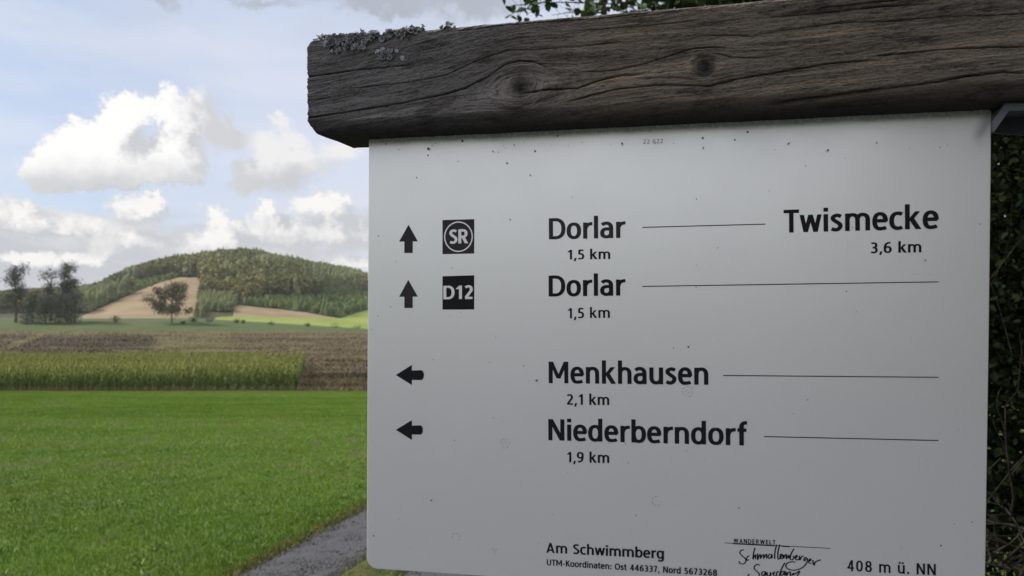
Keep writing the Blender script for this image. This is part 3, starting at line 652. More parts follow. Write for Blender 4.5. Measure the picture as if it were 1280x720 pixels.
def build_beam():
    x = np.concatenate([np.linspace(-.042, .625, 1080), np.linspace(.63, .83, 50)])
    # cross-section: (Y, height fraction, normal, kind); bottom 0, arris at .0122
    prof = []
    for t in np.linspace(0, 1, 14)[:-1]: prof.append((.045 - .085 * t, 0., (0, -1), 0))                 # underside, rear to front
    for t in np.linspace(0, 1, 14)[:-1]: prof.append((-.040 - .010 * t ** .8, .0118 * t ** 1.3, (-.6, -.7), 1))          # worn bevel
    nf = 165
    for t in np.linspace(0, 1, nf): prof.append((-.050 + (.003 * max(0, (t - .96) / .04) ** 2), t, (-1, 0), 2))   # front face
    for t in np.linspace(0, 1, 22)[1:]: prof.append((-.046 + .090 * t, 1., (0, 1), 3))                  # top
    for t in np.linspace(0, 1, 8)[1:]: prof.append((.045, 1 - t, (1, 0), 4))
    prof = prof[:-1] if prof[-1][1] == 0 else prof
    n = len(prof); X = np.repeat(x[:, None], n, 1); Y = np.array([p[0] for p in prof])[None] + 0 * X; fr = np.array([p[1] for p in prof])[None] + 0 * X; kd = np.array([p[3] for p in prof])[None] + 0 * X
    ztop = .0948 + .0105 * (X + .04) + .0016 * (fbm(X * 14, X * 0, 3) - .5); xe = np.clip((-.034 - X) / .008, 0, 1); ztop = ztop - .0075 * (1 - np.sqrt(1 - xe ** 2 * .98))
    zar = .0122 + .004 * (X + .04) + .0022 * (fbm(X * 30 + 4, X * 0 + 2, 4) - .5) + smoothstep(.46, .60, X) * .002
    zbot = .0005 + 0 * X
    Z = np.where(kd == 0, zbot, np.where(kd == 1, zbot + (zar - zbot) * (fr / .0118), np.where(kd == 2, zar + (ztop - zar) * fr, np.where(kd == 3, ztop, zbot + (ztop - zbot) * fr))))
    dsp, cr, kn = wood_disp(X, Z)
    nx_ = np.array([p[2][0] for p in prof])[None] + 0 * X; nz_ = np.array([p[2][1] for p in prof])[None] + 0 * X
    amt = np.where(kd == 2, 1., np.where(kd == 1, .6, np.where(kd == 3, .9, .25)))
    top = .0022 * (fbm(X * 90, Y * 160, 4) - .5) + .0035 * (fbm(X * 22, Y * 40, 3) - .5)
    dd = np.where(kd == 3, top, dsp) * amt
    Y = Y + nx_ * dd; Z = Z + nz_ * dd
    X2 = X - np.where(X < -.036, .0018 * (fbm(Z * 220, Y * 60, 3) - .3), 0) * np.clip((-.036 - X) / .006, 0, 1)
    X2 = X2 + np.where(kd == 1, .0, 0) + np.clip((-.030 - X) / .012, 0, 1) * np.where(Z < .012, (.012 - Z) * .45, 0) + np.clip((-.036 - X) / .006, 0, 1) * (Y + .05) * .06
    V = np.stack([X2, Y, Z], -1).reshape(-1, 3); F = grid_faces(len(x), n, True)
    uv = np.stack([X, np.where(kd >= 3, Y + .2, grain(X, Z))], -1).reshape(-1, 2)
    nv = len(V); c0_ = V[:n].mean(0); c1_ = V[-n:].mean(0); V = np.concatenate([V, [c0_, c1_]]); uv = np.concatenate([uv, [[0, 0], [0, 0]]])
    i = np.arange(n); j = (i + 1) % n; T = np.concatenate([np.stack([i, j, 0 * i + nv], -1)[:, ::-1], np.stack([i + nv - n, j + nv - n, 0 * i + nv + 1], -1)])
    A = {'crack': np.append(cr.ravel(), [0, 0]), 'knot': np.append(kn.ravel(), [0, 0]), 'under': np.append(((kd == 1) * (.35 + .5 * (1 - fr / .0118)) + (kd == 0) * .97).astype(float).ravel(), [0, 0]), 'hx': np.append(X.ravel(), [0, .8])}  # 'under' masks the shade painted on underside and bevel
    return mesh('wooden_beam', V, [F, T], True, uv, A)
def m_wood(g, b):
    uv = uvn(g); hx = att(g, 'hx')
    gx, gy, _ = g.xyz(uv)
    s1 = g.noise(g.comb(g.m('MULTIPLY', gx, 9), g.m('MULTIPLY', gy, 210)), 1, 5, .6); s2 = g.noise(g.comb(g.m('MULTIPLY', gx, 60), g.m('MULTIPLY', gy, 900)), 1, 4, .65)
    blot = g.noise(g.comb(g.m('MULTIPLY', gx, 16), g.m('MULTIPLY', gy, 60)), 1, 5, .65); sp = g.noise(g.comb(g.m('MULTIPLY', gx, 330), g.m('MULTIPLY', gy, 480)), 1, 5, .75)
    grey = g.mix(s1, (.088, .085, .090), (.31, .30, .31)); brn = g.mix(s1, (.092, .072, .057), (.350, .285, .225))
    c = g.mix(g.step(g.m('ADD', hx, g.m('MULTIPLY', g.m('SUBTRACT', blot, .5), .35)), .05, .30, .0, .85), grey, brn)
    c = g.mix(g.step(blot, .50, .66, 0, .8), c, (.038, .034, .036)); s0 = g.noise(g.comb(g.m('MULTIPLY', gx, 5), g.m('MULTIPLY', gy, 95)), 1, 4, .6); c = g.mix(g.step(s0, .50, .68, 0, .65), c, g.mix(g.step(hx, .05, .3), (.36, .345, .35), (.43, .34, .26))); c = g.mix(g.step(s0, .32, .46, .7, 0), c, (.040, .032, .028)); c = g.mix(g.step(s2, .5, .75, 0, .55), c, (.32, .285, .25)); c = g.mix(g.step(s2, .32, .46, .75, 0), c, (.022, .018, .016)); fl = g.noise(g.comb(g.m('MULTIPLY', gx, 190), g.m('MULTIPLY', gy, 620)), 1, 4, .7); c = g.mix(g.step(fl, .54, .70, 0, .5), c, g.mix(hx, (.32, .30, .30), (.34, .26, .20))); c = g.mix(g.step(fl, .33, .44, .6, 0), c, (.018, .015, .013))
    moss = g.m('MULTIPLY', g.step(g.noise(g.comb(g.m('MULTIPLY', gx, 25), g.m('MULTIPLY', gy, 70)), 1, 5, .7), .58, .70), g.step(hx, .25, .5, .1, .7)); c = g.mix(moss, c, (.085, .08, .03))
    c = g.mix(g.step(sp, .54, .72, 0, .55), c, (.34, .30, .26)); c = g.mix(g.step(sp, .30, .45, .6, 0), c, (.016, .013, .011)); c = g.mix(att(g, 'under'), c, (.012, .011, .010))  # shade below the beam painted into the wood colour
    c = g.mix(g.m('MULTIPLY', att(g, 'crack'), .95), c, (.005, .004, .004)); c = g.mix(g.m('MULTIPLY', att(g, 'knot'), g.step(sp, .3, .8, 1., .82)), c, (.012, .010, .010))
    g.put(b.inputs['Normal'], g.bump(g.m('ADD', g.m('ADD', s2, sp), g.m('ADD', s1, fl)), 1., .003)); return c
M_WOOD = material('weathered_wood', m_wood, .85, .2)
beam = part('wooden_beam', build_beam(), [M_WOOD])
def build_lichen():
    R = np.random.default_rng(12); n = 1500; acc_V, acc_F, tv = [], [], []; b = 0
    for k in range(n):
        q = R.random()
        if q < .36:  px, py = R.uniform(408, 456), R.normal(50, 6.5); onfront = True
        elif q < .56: px = R.uniform(452, 520); py = 49 - (px - 452) * .16 + R.normal(-2, 4); onfront = True
        elif q < .62: px, py = R.normal(482, 9), R.normal(69, 3); onfront = True
        else: px = R.uniform(392, 580); py = 0; onfront = False
        if onfront:
            if fbm(px * .13, py * .16, 2) < .42: continue
            xz = inv(px, py, -.05); zt = .0948 + .0105 * (xz[0] + .04) - .0005; 
            if xz[1] > zt: xz[1] = zt
            c_ = np.array([xz[0], -.0512, xz[1]]); nr = np.array([0, -1., .25])
        else:
            xz = inv(px, 40, -.05); 
            if fbm(px * .09 + 5, 3, 3) < (.40 if px < 520 else .48): continue
            zt = .0948 + .0105 * (xz[0] + .04) - (.004 if px < 396 else 0); c_ = np.array([xz[0], R.uniform(-.050, -.030), zt + R.uniform(.0, .0035)]); nr = np.array([0, -.4, 1.])
        nr = nr + R.normal(0, .75, 3); nr /= np.linalg.norm(nr); t1 = np.cross(nr, R.normal(0, 1, 3)); t1 /= np.linalg.norm(t1); t2 = np.cross(nr, t1)
        s = R.uniform(.0013, .0034); m = 7; a = np.arange(m) * 2 * pi / m; rr = s * R.uniform(.6, 1.2, m); cup = R.uniform(.2, .9)
        ring = c_ + (np.cos(a) * rr)[:, None] * t1 + (np.sin(a) * rr)[:, None] * t2 + nr * (rr[:, None] * cup)
        acc_V.append(np.concatenate([ring, [c_]])); i = np.arange(m); acc_F.append(b + np.stack([i, (i + 1) % m, 0 * i + m], -1)); tv.append(np.append(np.full(m, R.uniform(.55, 1)), .1)); b += m + 1
    return mesh('lichen', np.concatenate(acc_V), np.concatenate(acc_F), True, attr={'tint': np.concatenate(tv)})
M_LICH = material('lichen', lambda g, b: g.mix(att(g, 'tint'), (.06, .06, .065), (.46, .47, .50)), .9, .1)
lich = part('lichen', build_lichen(), [M_LICH], beam, 'stuff', 'crusty grey lichen along the top left edge of the beam')
# --- posts (right of the panel) and steel bracket
def box(acc, a, b, rot=0):
    x0, y0, z0 = a; x1, y1, z1 = b
    V = np.array([[x0, y0, z0], [x1, y0, z0], [x1, y1, z0], [x0, y1, z0], [x0, y0, z1], [x1, y0, z1], [x1, y1, z1], [x0, y1, z1]], float)
    F = np.array([[0, 3, 2, 1], [4, 5, 6, 7], [0, 1, 5, 4], [1, 2, 6, 5], [2, 3, 7, 6], [3, 0, 4, 7]]); acc.add(V, F)
def extr(P, y0, y1, bev=0.):
    """solid from a polygon in the panel plane, with a tiny bevelled front edge"""
    P = np.asarray(P, float); n = len(P); bm_V = []; c_ = P.mean(0)
    prev = np.roll(P, 1, 0); nxt = np.roll(P, -1, 0); e = nxt - prev; nn = np.stack([e[:, 1], -e[:, 0]], -1); nn /= np.linalg.norm(nn, axis=1)[:, None]
    if ((P - c_) * nn).sum() < 0: nn = -nn
    In = P - nn * bev
    rings = [np.c_[In[:, 0], np.full(n, y0), In[:, 1]], np.c_[P[:, 0], np.full(n, y0 + bev), P[:, 1]], np.c_[P[:, 0], np.full(n, y1), P[:, 1]]]
    V = np.concatenate(rings); i = np.arange(n); j = (i + 1) % n
    Q = np.concatenate([np.stack([i + n * k, j + n * k, j + n * (k + 1), i + n * (k + 1)], -1) for k in range(2)])
    return V, Q, [list(range(n))[::-1], list(range(2 * n, 3 * n))]
def solid(name, P, y0, y1, bev=0.):
    V, Q, caps = extr(P, y0, y1, bev); me = bpy.data.meshes.new(name); me.from_pydata(V.tolist(), [], Q.tolist() + caps); me.update()
    import bmesh
    bm = bmesh.new(); bm.from_mesh(me); bmesh.ops.recalc_face_normals(bm, faces=bm.faces); bm.to_mesh(me); bm.free(); return me
a = Acc(); box(a, (.70, -.045, -2.3), (.80, .045, -.0005)); M_POST = material('post_wood', lambda g, b: g.mix(g.noise(g.v('MULTIPLY', pos(g), (40, 40, 4)), 1, 5, .6), (.07, .05, .04), (.17, .13, .10)), .85, .2)
part('wooden_post', a.mesh('wooden_post'), [M_POST])
M_STEEL = material('galvanised_steel', lambda g, b: g.mix(g.noise(pos(g), 120, 4, .6), (.09, .10, .12), (.15, .16, .18)), .55, .4)
M_DSTEEL = material('dark_steel', lambda g, b: g.mix(g.noise(pos(g), 60, 4, .6), (.018, .024, .028), (.035, .042, .046)), .6, .3)
F0 = -.028
br = [inv(1241, 151, F0), inv(1257, 128.5, F0), inv(1345, 125, F0), inv(1345, 134, F0), inv(1262, 138, F0), inv(1243, 165, F0)]
bk = part('bracket', solid('bracket', br, F0, F0 + .004, .0006), [M_STEEL])
dk = [inv(1241, 156, .02), inv(1262, 139, .02), inv(1335, 136, .02), inv(1330, 172, .02), inv(1240, 166, .02)]
part('bracket_plate', solid('bracket_plate', dk, .02, .024), [M_DSTEEL], bk)
fl = Acc(); p0 = inv(1257, 129, F0); p1 = inv(1345, 125.5, F0); box(fl, (p0[0], F0 + .004, p0[1] - .004), (p1[0], .038, p0[1] - .001)); part('bracket_flange', fl.mesh('bracket_flange'), [M_DSTEEL], bk)
# --- panel
def rcorner(cx, cz, r, a0, a1, n=9): return [(cx + r * cos(radians(a)), cz + r * sin(radians(a))) for a in np.linspace(a0, a1, n)]
BL = inv(472, 711.5); BL2 = inv(600, 720); slope = (BL2[1] - BL[1]) / (BL2[0] - BL[0])
xl = inv(458.2, 690)[0]; xr_t = inv(1239.5, 140)[0]; xr_b = inv(1231.8, 720)[0]; zb = lambda x: BL[1] + slope * (x - BL[0])
rad = .0115
PP = [(inv(461, 176)[0], .0028)] + [(xr_t - .004, .0028)] + [(xr_t, -.001), (inv(1236, 430)[0], inv(1236, 430)[1])] + rcorner(xr_b - .0005 - rad, zb(xr_b) + rad, rad, 0, -90) + rcorner(xl + rad, zb(xl) + rad + .0002, rad, -90, -180) + [(inv(459.4, 440)[0], inv(459.4, 440)[1])]
def m_panel(g, b):
    p = uvn(g); o = g.n.new('ShaderNodeTexCoord').outputs['Object']
    ox, oy, oz = g.xyz(o)
    fine = g.noise(g.comb(g.m('MULTIPLY', ox, 900), g.m('MULTIPLY', oz, 60)), 1, 3, .6); blot = g.noise(o, 9, 4, .6); cloud = g.noise(o, 40, 5, .65)
    c = g.mix(fine, (.77, .768, .79), (.82, .818, .84)); c = g.mix(g.step(blot, .3, .75, 0, .35), c, (.75, .752, .775)); c = g.mix(g.step(cloud, .55, .8, 0, .25), c, (.90, .89, .90))
    dirt_shade = g.m('MULTIPLY', g.step(g.m('ADD', oz, g.m('MULTIPLY', g.m('SUBTRACT', cloud, .5), .012)), -.008, .0005), g.step(g.noise(o, 300, 4, .7), .3, .6)); c = g.mix(g.m('MULTIPLY', dirt_shade, .45), c, (.10, .10, .10))  # dirt along the top edge, also standing for the beam's soft shade
    g.put(b.inputs['Roughness'], g.step(blot, .2, .8, .30, .35)); g.put(b.inputs['Normal'], g.bump(g.m('ADD', fine, g.noise(o, 700, 2, .6)), .08, .0004)); return c
M_PANEL = material('grey_panel', m_panel, .5, .45, .62)
panel = part('sign_panel', solid('sign_panel', PP, 0., .0032, .0007), [M_PANEL])
M_INK = material('black_print', lambda g, b: (.010, .010, .013), .6, .15)
M_INK2 = material('faded_print', lambda g, b: (.034, .032, .036), .6, .15)
M_WPR = material('panel_coloured_print', lambda g, b: (.74, .73, .74), .5, .4, .62)
# --- stroke lettering: condensed humanist letters drawn with a flat nib
def se(cx, cy, rx, ry, a0, a1, n=22, e=2.35):
    a = np.radians(np.linspace(a0, a1, n)); c_, s_ = np.cos(a), np.sin(a)
    return np.stack([cx + rx * np.sign(c_) * np.abs(c_) ** (2 / e), cy + ry * np.sign(s_) * np.abs(s_) ** (2 / e)], -1).tolist()
def cat(P, n=6):
    P = np.array([P[0]] + list(P) + [P[-1]], float); o = []
    for i in range(1, len(P) - 2):
        for t in np.linspace(0, 1, n, endpoint=False):
            a, b, c_, d = P[i - 1], P[i], P[i + 1], P[i + 2]
            o.append(.5 * ((2 * b) + (-a + c_) * t + (2 * a - 5 * b + 4 * c_ - d) * t * t + (-a + 3 * b - 3 * c_ + d) * t ** 3))
    o.append(P[-2]); return [list(map(float, q)) for q in o]
XH, AS = .76, 1.07
xc, yc = XH - .0725, .0725
S_ = lambda pts: ('s', pts); V_ = lambda x, a, b: ('v', x, a, b); H_ = lambda y, a, b: ('h', y, a, b); D_ = lambda *a: ('d',) + a
GL = {
 'o': (.64, [S_(se(.32, .38, .23, .32, 0, 360, 44))]), 'D': (.74, [V_(.09, 0, 1), S_([(.09, .93), (.28, .93)] + se(.28, .5, .37, .43, 90, -90, 30) + [(.09, .07)])]),
 'r': (.41, [V_(.09, 0, XH), S_(se(.40, .38, .31, .32, 175, 92, 12) + [(.41, .70)])]), 'l': (.18, [V_(.09, 0, AS)]), 'i': (.18, [V_(.09, 0, XH), V_(.09, .87, 1.04)]),
 'a': (.57, [V_(.48, 0, .47), S_(se(.27, .47, .21, .235, 0, 125, 16) + [(.08, .63)]), S_([(.48, .44), (.32, .435)] + se(.29, .25, .20, .185, 90, 270, 16) + [(.36, .075), (.48, .17)])]),
 'T': (.64, [H_(.93, 0, .64), V_(.32, 0, .93)]), 'w': (.90, [D_(.09, XH, .25, 0), D_(.25, 0, .45, XH), D_(.45, XH, .65, 0), D_(.65, 0, .81, XH)]),
 's': (.50, [S_(cat([(.43, .64), (.28, .695), (.13, .64), (.11, .53), (.22, .43), (.36, .33), (.40, .21), (.31, .09), (.18, .068), (.05, .12)], 7))]),
 'm': (.99, [V_(.09, 0, XH), V_(.495, 0, .5), V_(.90, 0, .5), S_(se(.2925, .45, .2025, .245, 180, 0, 20)), S_(se(.6975, .45, .2025, .245, 180, 0, 20))]),
 'e': (.61, [H_(.40, .12, .56), S_([(.52, .37)] + se(.305, .38, .215, .32, 5, 285, 40) + [(.45, .075), (.54, .11)])]), 'c': (.52, [S_([(.50, .65)] + se(.34, .38, .25, .32, 72, 288, 34) + [(.50, .105)])]),
 'k': (.62, [V_(.09, 0, AS), D_(.19, .38, .49, XH, .2), D_(.25, .45, .52, 0, .22)]), 'n': (.60, [V_(.09, 0, XH), V_(.51, 0, .48), S_(se(.30, .44, .21, .255, 180, 0, 22))]),
 'h': (.60, [V_(.09, 0, AS), V_(.51, 0, .48), S_(se(.30, .44, .21, .255, 180, 0, 22))]), 'u': (.60, [V_(.51, 0, XH), V_(.09, .28, XH), S_(se(.30, .32, .21, .255, 180, 360, 22))]),
 'd': (.62, [V_(.53, 0, AS), S_(se(.305, .38, .22, .32, 0, 360, 40))]), 'b': (.62, [V_(.09, 0, AS), S_(se(.315, .38, .22, .32, 0, 360, 40))]),
 'g': (.62, [V_(.53, -.02, XH), S_(se(.305, .38, .22, .32, 0, 360, 40)), S_(se(.31, -.02, .22, .21, 0, -100, 16) + [(.12, -.19)])]),
 'f': (.40, [V_(.17, 0, .84), S_([(.17, .82)] + se(.36, .82, .19, .20, 180, 100, 10) + [(.40, 1.015)]), H_(.69, .0, .37)]), 't': (.40, [V_(.17, .25, .96), H_(.69, 0, .38), S_([(.17, .28)] + se(.36, .26, .19, .19, 180, 265, 10) + [(.40, .08)])]),
 'M': (.92, [V_(.10, 0, 1), V_(.82, 0, 1), D_(.12, 1, .46, .22), D_(.46, .22, .80, 1)]), 'N': (.72, [V_(.09, 0, 1), V_(.63, 0, 1), D_(.10, 1, .62, 0, .21)]),
 'A': (.74, [D_(.09, 0, .37, 1), D_(.37, 1, .65, 0), H_(.27, .2, .54)]), 'S': (.58, [S_(cat([(.51, .86), (.35, .93), (.17, .88), (.11, .74), (.20, .60), (.36, .49), (.48, .36), (.46, .18), (.30, .07), (.06, .12)], 7))]),
 'U': (.70, [V_(.09, .3, 1), V_(.61, .3, 1), S_(se(.35, .35, .26, .28, 180, 360, 24))]), 'K': (.66, [V_(.09, 0, 1), D_(.17, .5, .55, 1, .21), D_(.25, .58, .57, 0, .22)]), 'O': (.80, [S_(se(.40, .5, .31, .43, 0, 360, 44))]),
 'R': (.66, [V_(.09, 0, 1), S_([(.09, .93), (.28, .93)] + se(.28, .70, .26, .23, 90, -90, 22) + [(.09, .47)]), D_(.30, .50, .57, 0, .21)]), 'E': (.54, [V_(.09, 0, 1), H_(.93, .09, .52), H_(.53, .09, .49), H_(.07, .09, .54)]),
 'L': (.50, [V_(.09, 0, 1), H_(.07, .09, .50)]), 'W': (1.05, [D_(.09, 1, .28, 0), D_(.28, 0, .525, 1), D_(.525, 1, .77, 0), D_(.77, 0, .96, 1)]),
 '0': (.60, [S_(se(.30, .5, .21, .43, 0, 360, 40))]), '1': (.46, [V_(.32, 0, 1), D_(.10, .74, .30, .96, .2)]), '2': (.56, [S_([(.06, .86)] + se(.27, .70, .19, .235, 115, -20, 16) + [(.34, .45), (.10, .10)]), H_(.07, .04, .54)]),
 '3': (.56, [S_([(.07, .90)] + se(.24, .72, .20, .21, 100, -75, 16) + [(.20, .52)]), S_([(.18, .52)] + se(.23, .29, .23, .225, 80, -100, 18) + [(.05, .10)])]),
 '4': (.60, [V_(.43, 0, 1), H_(.29, .02, .60), D_(.11, .30, .39, .98, .17)]), '5': (.56, [H_(.93, .10, .50), V_(.14, .52, .93), S_([(.12, .55)] + se(.24, .32, .23, .25, 80, -95, 18) + [(.05, .10)])]),
 '6': (.60, [S_(se(.305, .31, .21, .245, 0, 360, 34)), S_([(.52, .92), (.38, .93)] + se(.40, .40, .305, .52, 105, 180, 14))]), '7': (.54, [H_(.93, .02, .52), D_(.18, 0, .44, .93)]),
 '8': (.60, [S_(se(.30, .73, .18, .20, 0, 360, 30)), S_(se(.30, .28, .21, .22, 0, 360, 30))]), '9': (.60, [S_(se(.295, .69, .21, .245, 0, 360, 34)), S_([(.08, .08), (.22, .07)] + se(.20, .60, .305, .52, -75, 0, 14))]),
 ',': (.22, [D_(.14, .16, .05, -.17, .17)]), '.': (.20, [V_(.10, 0, .18)]), ':': (.20, [V_(.10, 0, .18), V_(.10, .50, .68)]), '-': (.34, [H_(.36, .02, .32)]), ' ': (.47, [])}
GL['ü'] = (.60, GL['u'][1] + [V_(.17, .87, 1.03), V_(.43, .87, 1.03)])
RND = set('oecdgqOS0689'); RND2 = set('obpDOs80369')
def layout(s, track, wt):
    x = 0; items = []
    for i, ch in enumerate(s):
        if i:
            p = s[i - 1]; gp = .128 - (.035 if p in 'obeDOsScr,' else 0) - (.035 if ch in 'oecdgOSsa' else 0) + track
            if p in 'TK': gp -= .06
            if p in 'rkf': gp -= .025
            if ch in 'wvTt' or p in 'wt': gp -= .05
            if p == ' ' or ch == ' ': gp = .02 + track
            x += gp
        items.append((ch, x)); x += GL[ch][0]
    return items, x
LAY = [0]
def ribbon(P, wx, wy):
    P = np.asarray(P, float); t = np.gradient(P, axis=0); 
    if np.allclose(P[0], P[-1], atol=1e-6): t[0] = t[-1] = P[1] - P[-2]
    t /= np.linalg.norm(t, axis=1)[:, None] + 1e-9; nn = np.stack([-t[:, 1] * wx / 2, t[:, 0] * wy / 2], -1); L_, R_ = P + nn, P - nn; n = len(P)
    V = np.stack([L_, R_], 1).reshape(-1, 2); i = 2 * np.arange(n - 1)[:, None]; return V, i + np.array([[0, 1, 3, 2]])
def glyph_shapes(ch, wx, wy):
    for k in GL[ch][1]:
        if k[0] == 's': yield ribbon(k[1], wx, wy)
        elif k[0] == 'v': yield np.array([[k[1] - wx / 2, k[2]], [k[1] + wx / 2, k[2]], [k[1] + wx / 2, k[3]], [k[1] - wx / 2, k[3]]]), np.array([[0, 1, 2, 3]])
        elif k[0] == 'h': yield np.array([[k[2], k[1] - wy / 2], [k[3], k[1] - wy / 2], [k[3], k[1] + wy / 2], [k[2], k[1] + wy / 2]]), np.array([[0, 1, 2, 3]])
        else:
            w_ = (k[5] if len(k) > 5 else .18) / .18 * wx * .97
            yield np.array([[k[1] - w_ / 2, k[2]], [k[1] + w_ / 2, k[2]], [k[3] + w_ / 2, k[4]], [k[3] - w_ / 2, k[4]]]), np.array([[0, 1, 2, 3]])
def flat(name, shapes, mat, y=-.0003, label=None):
    """print on the panel: every stroke a hair in front of the one before"""
    a = Acc()
    for i, (P, F) in enumerate(shapes):
        P = np.asarray(P); V = np.c_[P[:, 0], np.full(len(P), y - .000012 * i), P[:, 1]]; a.add(V, F)
    return part(name, a.mesh(name), [mat], panel, None, label)
def text(s, L, R, top, wt=1., track=0., mat=None, name='lettering', y=-.0003, bold=(.186, .152)):
    A = inv(*L); B = inv(*R); T = inv(L[0], top); items, Wt = layout(s, track, wt); cap = T[1] - A[1]; ux = (B - A); sx = np.linalg.norm(ux) / Wt; ux /= np.linalg.norm(ux); vy = np.array([0, 1.])
    sh = []
    for ch, x in items:
        for P, F in glyph_shapes(ch, bold[0] * wt * cap / sx if False else bold[0] * wt, bold[1] * wt):
            sh.append((A + (P[:, 0:1] + x) * sx * ux + P[:, 1:2] * cap * vy, F))
    return flat(name, sh, mat or M_INK, y)
text('Dorlar', (686.3, 299.2), (782, 297.3), 273, name='place_name', mat=M_INK2); text('1,5 km', (709.2, 324.5), (762.8, 323.7), 312.3, name='distance', wt=1.0)
text('Dorlar', (686, 370.6), (782, 369.4), 344.6, name='place_name'); text('1,5 km', (709.2, 398), (762.4, 397.2), 385.2, name='distance', wt=.96)
text('Twismecke', (979.5, 291), (1173.3, 285.6), 262.6, name='place_name'); text('3,6 km', (1088, 316.6), (1151.6, 315.4), 303, name='distance', wt=1.0)
text('Menkhausen', (685.8, 478.9), (885.4, 480.9), 452, name='place_name'); text('2,1 km', (708.4, 505.8), (761.6, 506.3), 492.6, name='distance', wt=1.0)
text('Niederberndorf', (685.6, 550.2), (934, 556.8), 523.8, name='place_name'); text('1,9 km', (708.4, 577.8), (761.6, 578.7), 564.8, name='distance', wt=1.0)
text('Am Schwimmberg', (683, 690.7), (830, 698.2), 678.3, name='place_line', wt=1.0); text('UTM-Koordinaten: Ost 446337, Nord 5673268', (683.5, 706.5), (896.3, 719.6), 699, name='coordinate_line', wt=1.0)
text('WANDERWELT', (917, 678.3), (969.3, 680.6), 673, name='logo_lettering', wt=1.05, track=.12); text('408 m ü. NN', (1058.8, 713.6), (1169.7, 718.9), 699.9, name='altitude', wt=.9, track=.05)
text('22 622', (803.8, 180), (829, 179), 174.4, name='number_mark', wt=.62, mat=material('grey_print', lambda g, b: (.13, .13, .13), .6, .3))
def quad(pts): return [(np.array([inv(*p) for p in pts]), np.array([list(range(len(pts)))]))]
def rule(x0, y0, x1, y1, w=1.15): return (np.array([inv(x0, y0 + w / 2), inv(x1, y1 + w / 2), inv(x1, y1 - w / 2), inv(x0, y0 - w / 2)]), np.array([[0, 1, 2, 3]]))
for q in [(803, 284.2, 957, 280.2), (803, 358, 1173, 352.3), (904, 469.3, 1173, 471.6), (955, 545.6, 1173, 550.6)]: flat('rule_line', [rule(*q)], M_INK)
for (x0, yt, yh, yb, y2) in [(510.7, 280.9, 302, 316.3, 0), (510.4, 349.8, 371, 385, 0)]:
    flat('arrow', [(np.array([inv(499, yh), inv(522.3, yh - .3), inv(x0, yt)]), np.array([[0, 1, 2]])), (np.array([inv(505.5, yb), inv(515.9, yb - .1), inv(515.9, yh - 1), inv(505.5, yh - 1)]), np.array([[0, 1, 2, 3]]))], M_INK2)
for (tx, ty, yt, yb, s0_, s1_, xe) in [(494.9, 468.7, 456.1, 481.3, 463.1, 474.7, 530), (494.9, 537.2, 525.2, 549.9, 532, 542.9, 528.7)]:
    r_ = (s1_ - s0_) / 2; end = [(xe - r_ * .6 + r_ * .6 * cos(a), (s0_ + s1_) / 2 + (r_ + .4) * sin(a)) for a in np.linspace(pi / 2, -pi / 2, 9)]
    flat('arrow', [(np.array([inv(tx, ty), inv(514.9, yb), inv(514.9, yt)]), np.array([[0, 1, 2]])), (np.array([inv(514, s1_)] + [inv(*p) for p in end] + [inv(514, s0_)]), np.array([list(range(11))]))], M_INK)
flat('route_badge', quad([(553.2, 317.7), (592.8, 316.9), (592.9, 273.9), (553.2, 275.1)]), M_INK2, -.0003, 'dark square route badge with a ring')
flat('route_badge', quad([(553.2, 387), (592.8, 386.8), (592.8, 344.1), (553.2, 345.3)]), M_INK, -.0003, 'dark square route badge without a ring')
cc = inv(573.2, 295.9); rr_ = abs(inv(590.5, 296)[0] - cc[0]); rv = abs(inv(573.2, 277.6)[1] - cc[1]); ringp = np.array([cc + np.array([cos(t) * rr_, sin(t) * rv]) for t in np.linspace(0, 2 * pi, 49)])
flat('badge_ring', [ribbon(ringp, .0013, .0013)], M_WPR, -.0006)
text('SR', (561.8, 304.7), (584.9, 304.1), 287.2, wt=1.15, mat=M_WPR, name='badge_lettering', y=-.0006); text('D12', (554.6, 374), (591.2, 373.5), 357.3, wt=1.1, mat=M_WPR, name='badge_lettering', y=-.0006)
LG = lambda x, y: inv(890 + x / 7.53, 660 + y / 7.53)
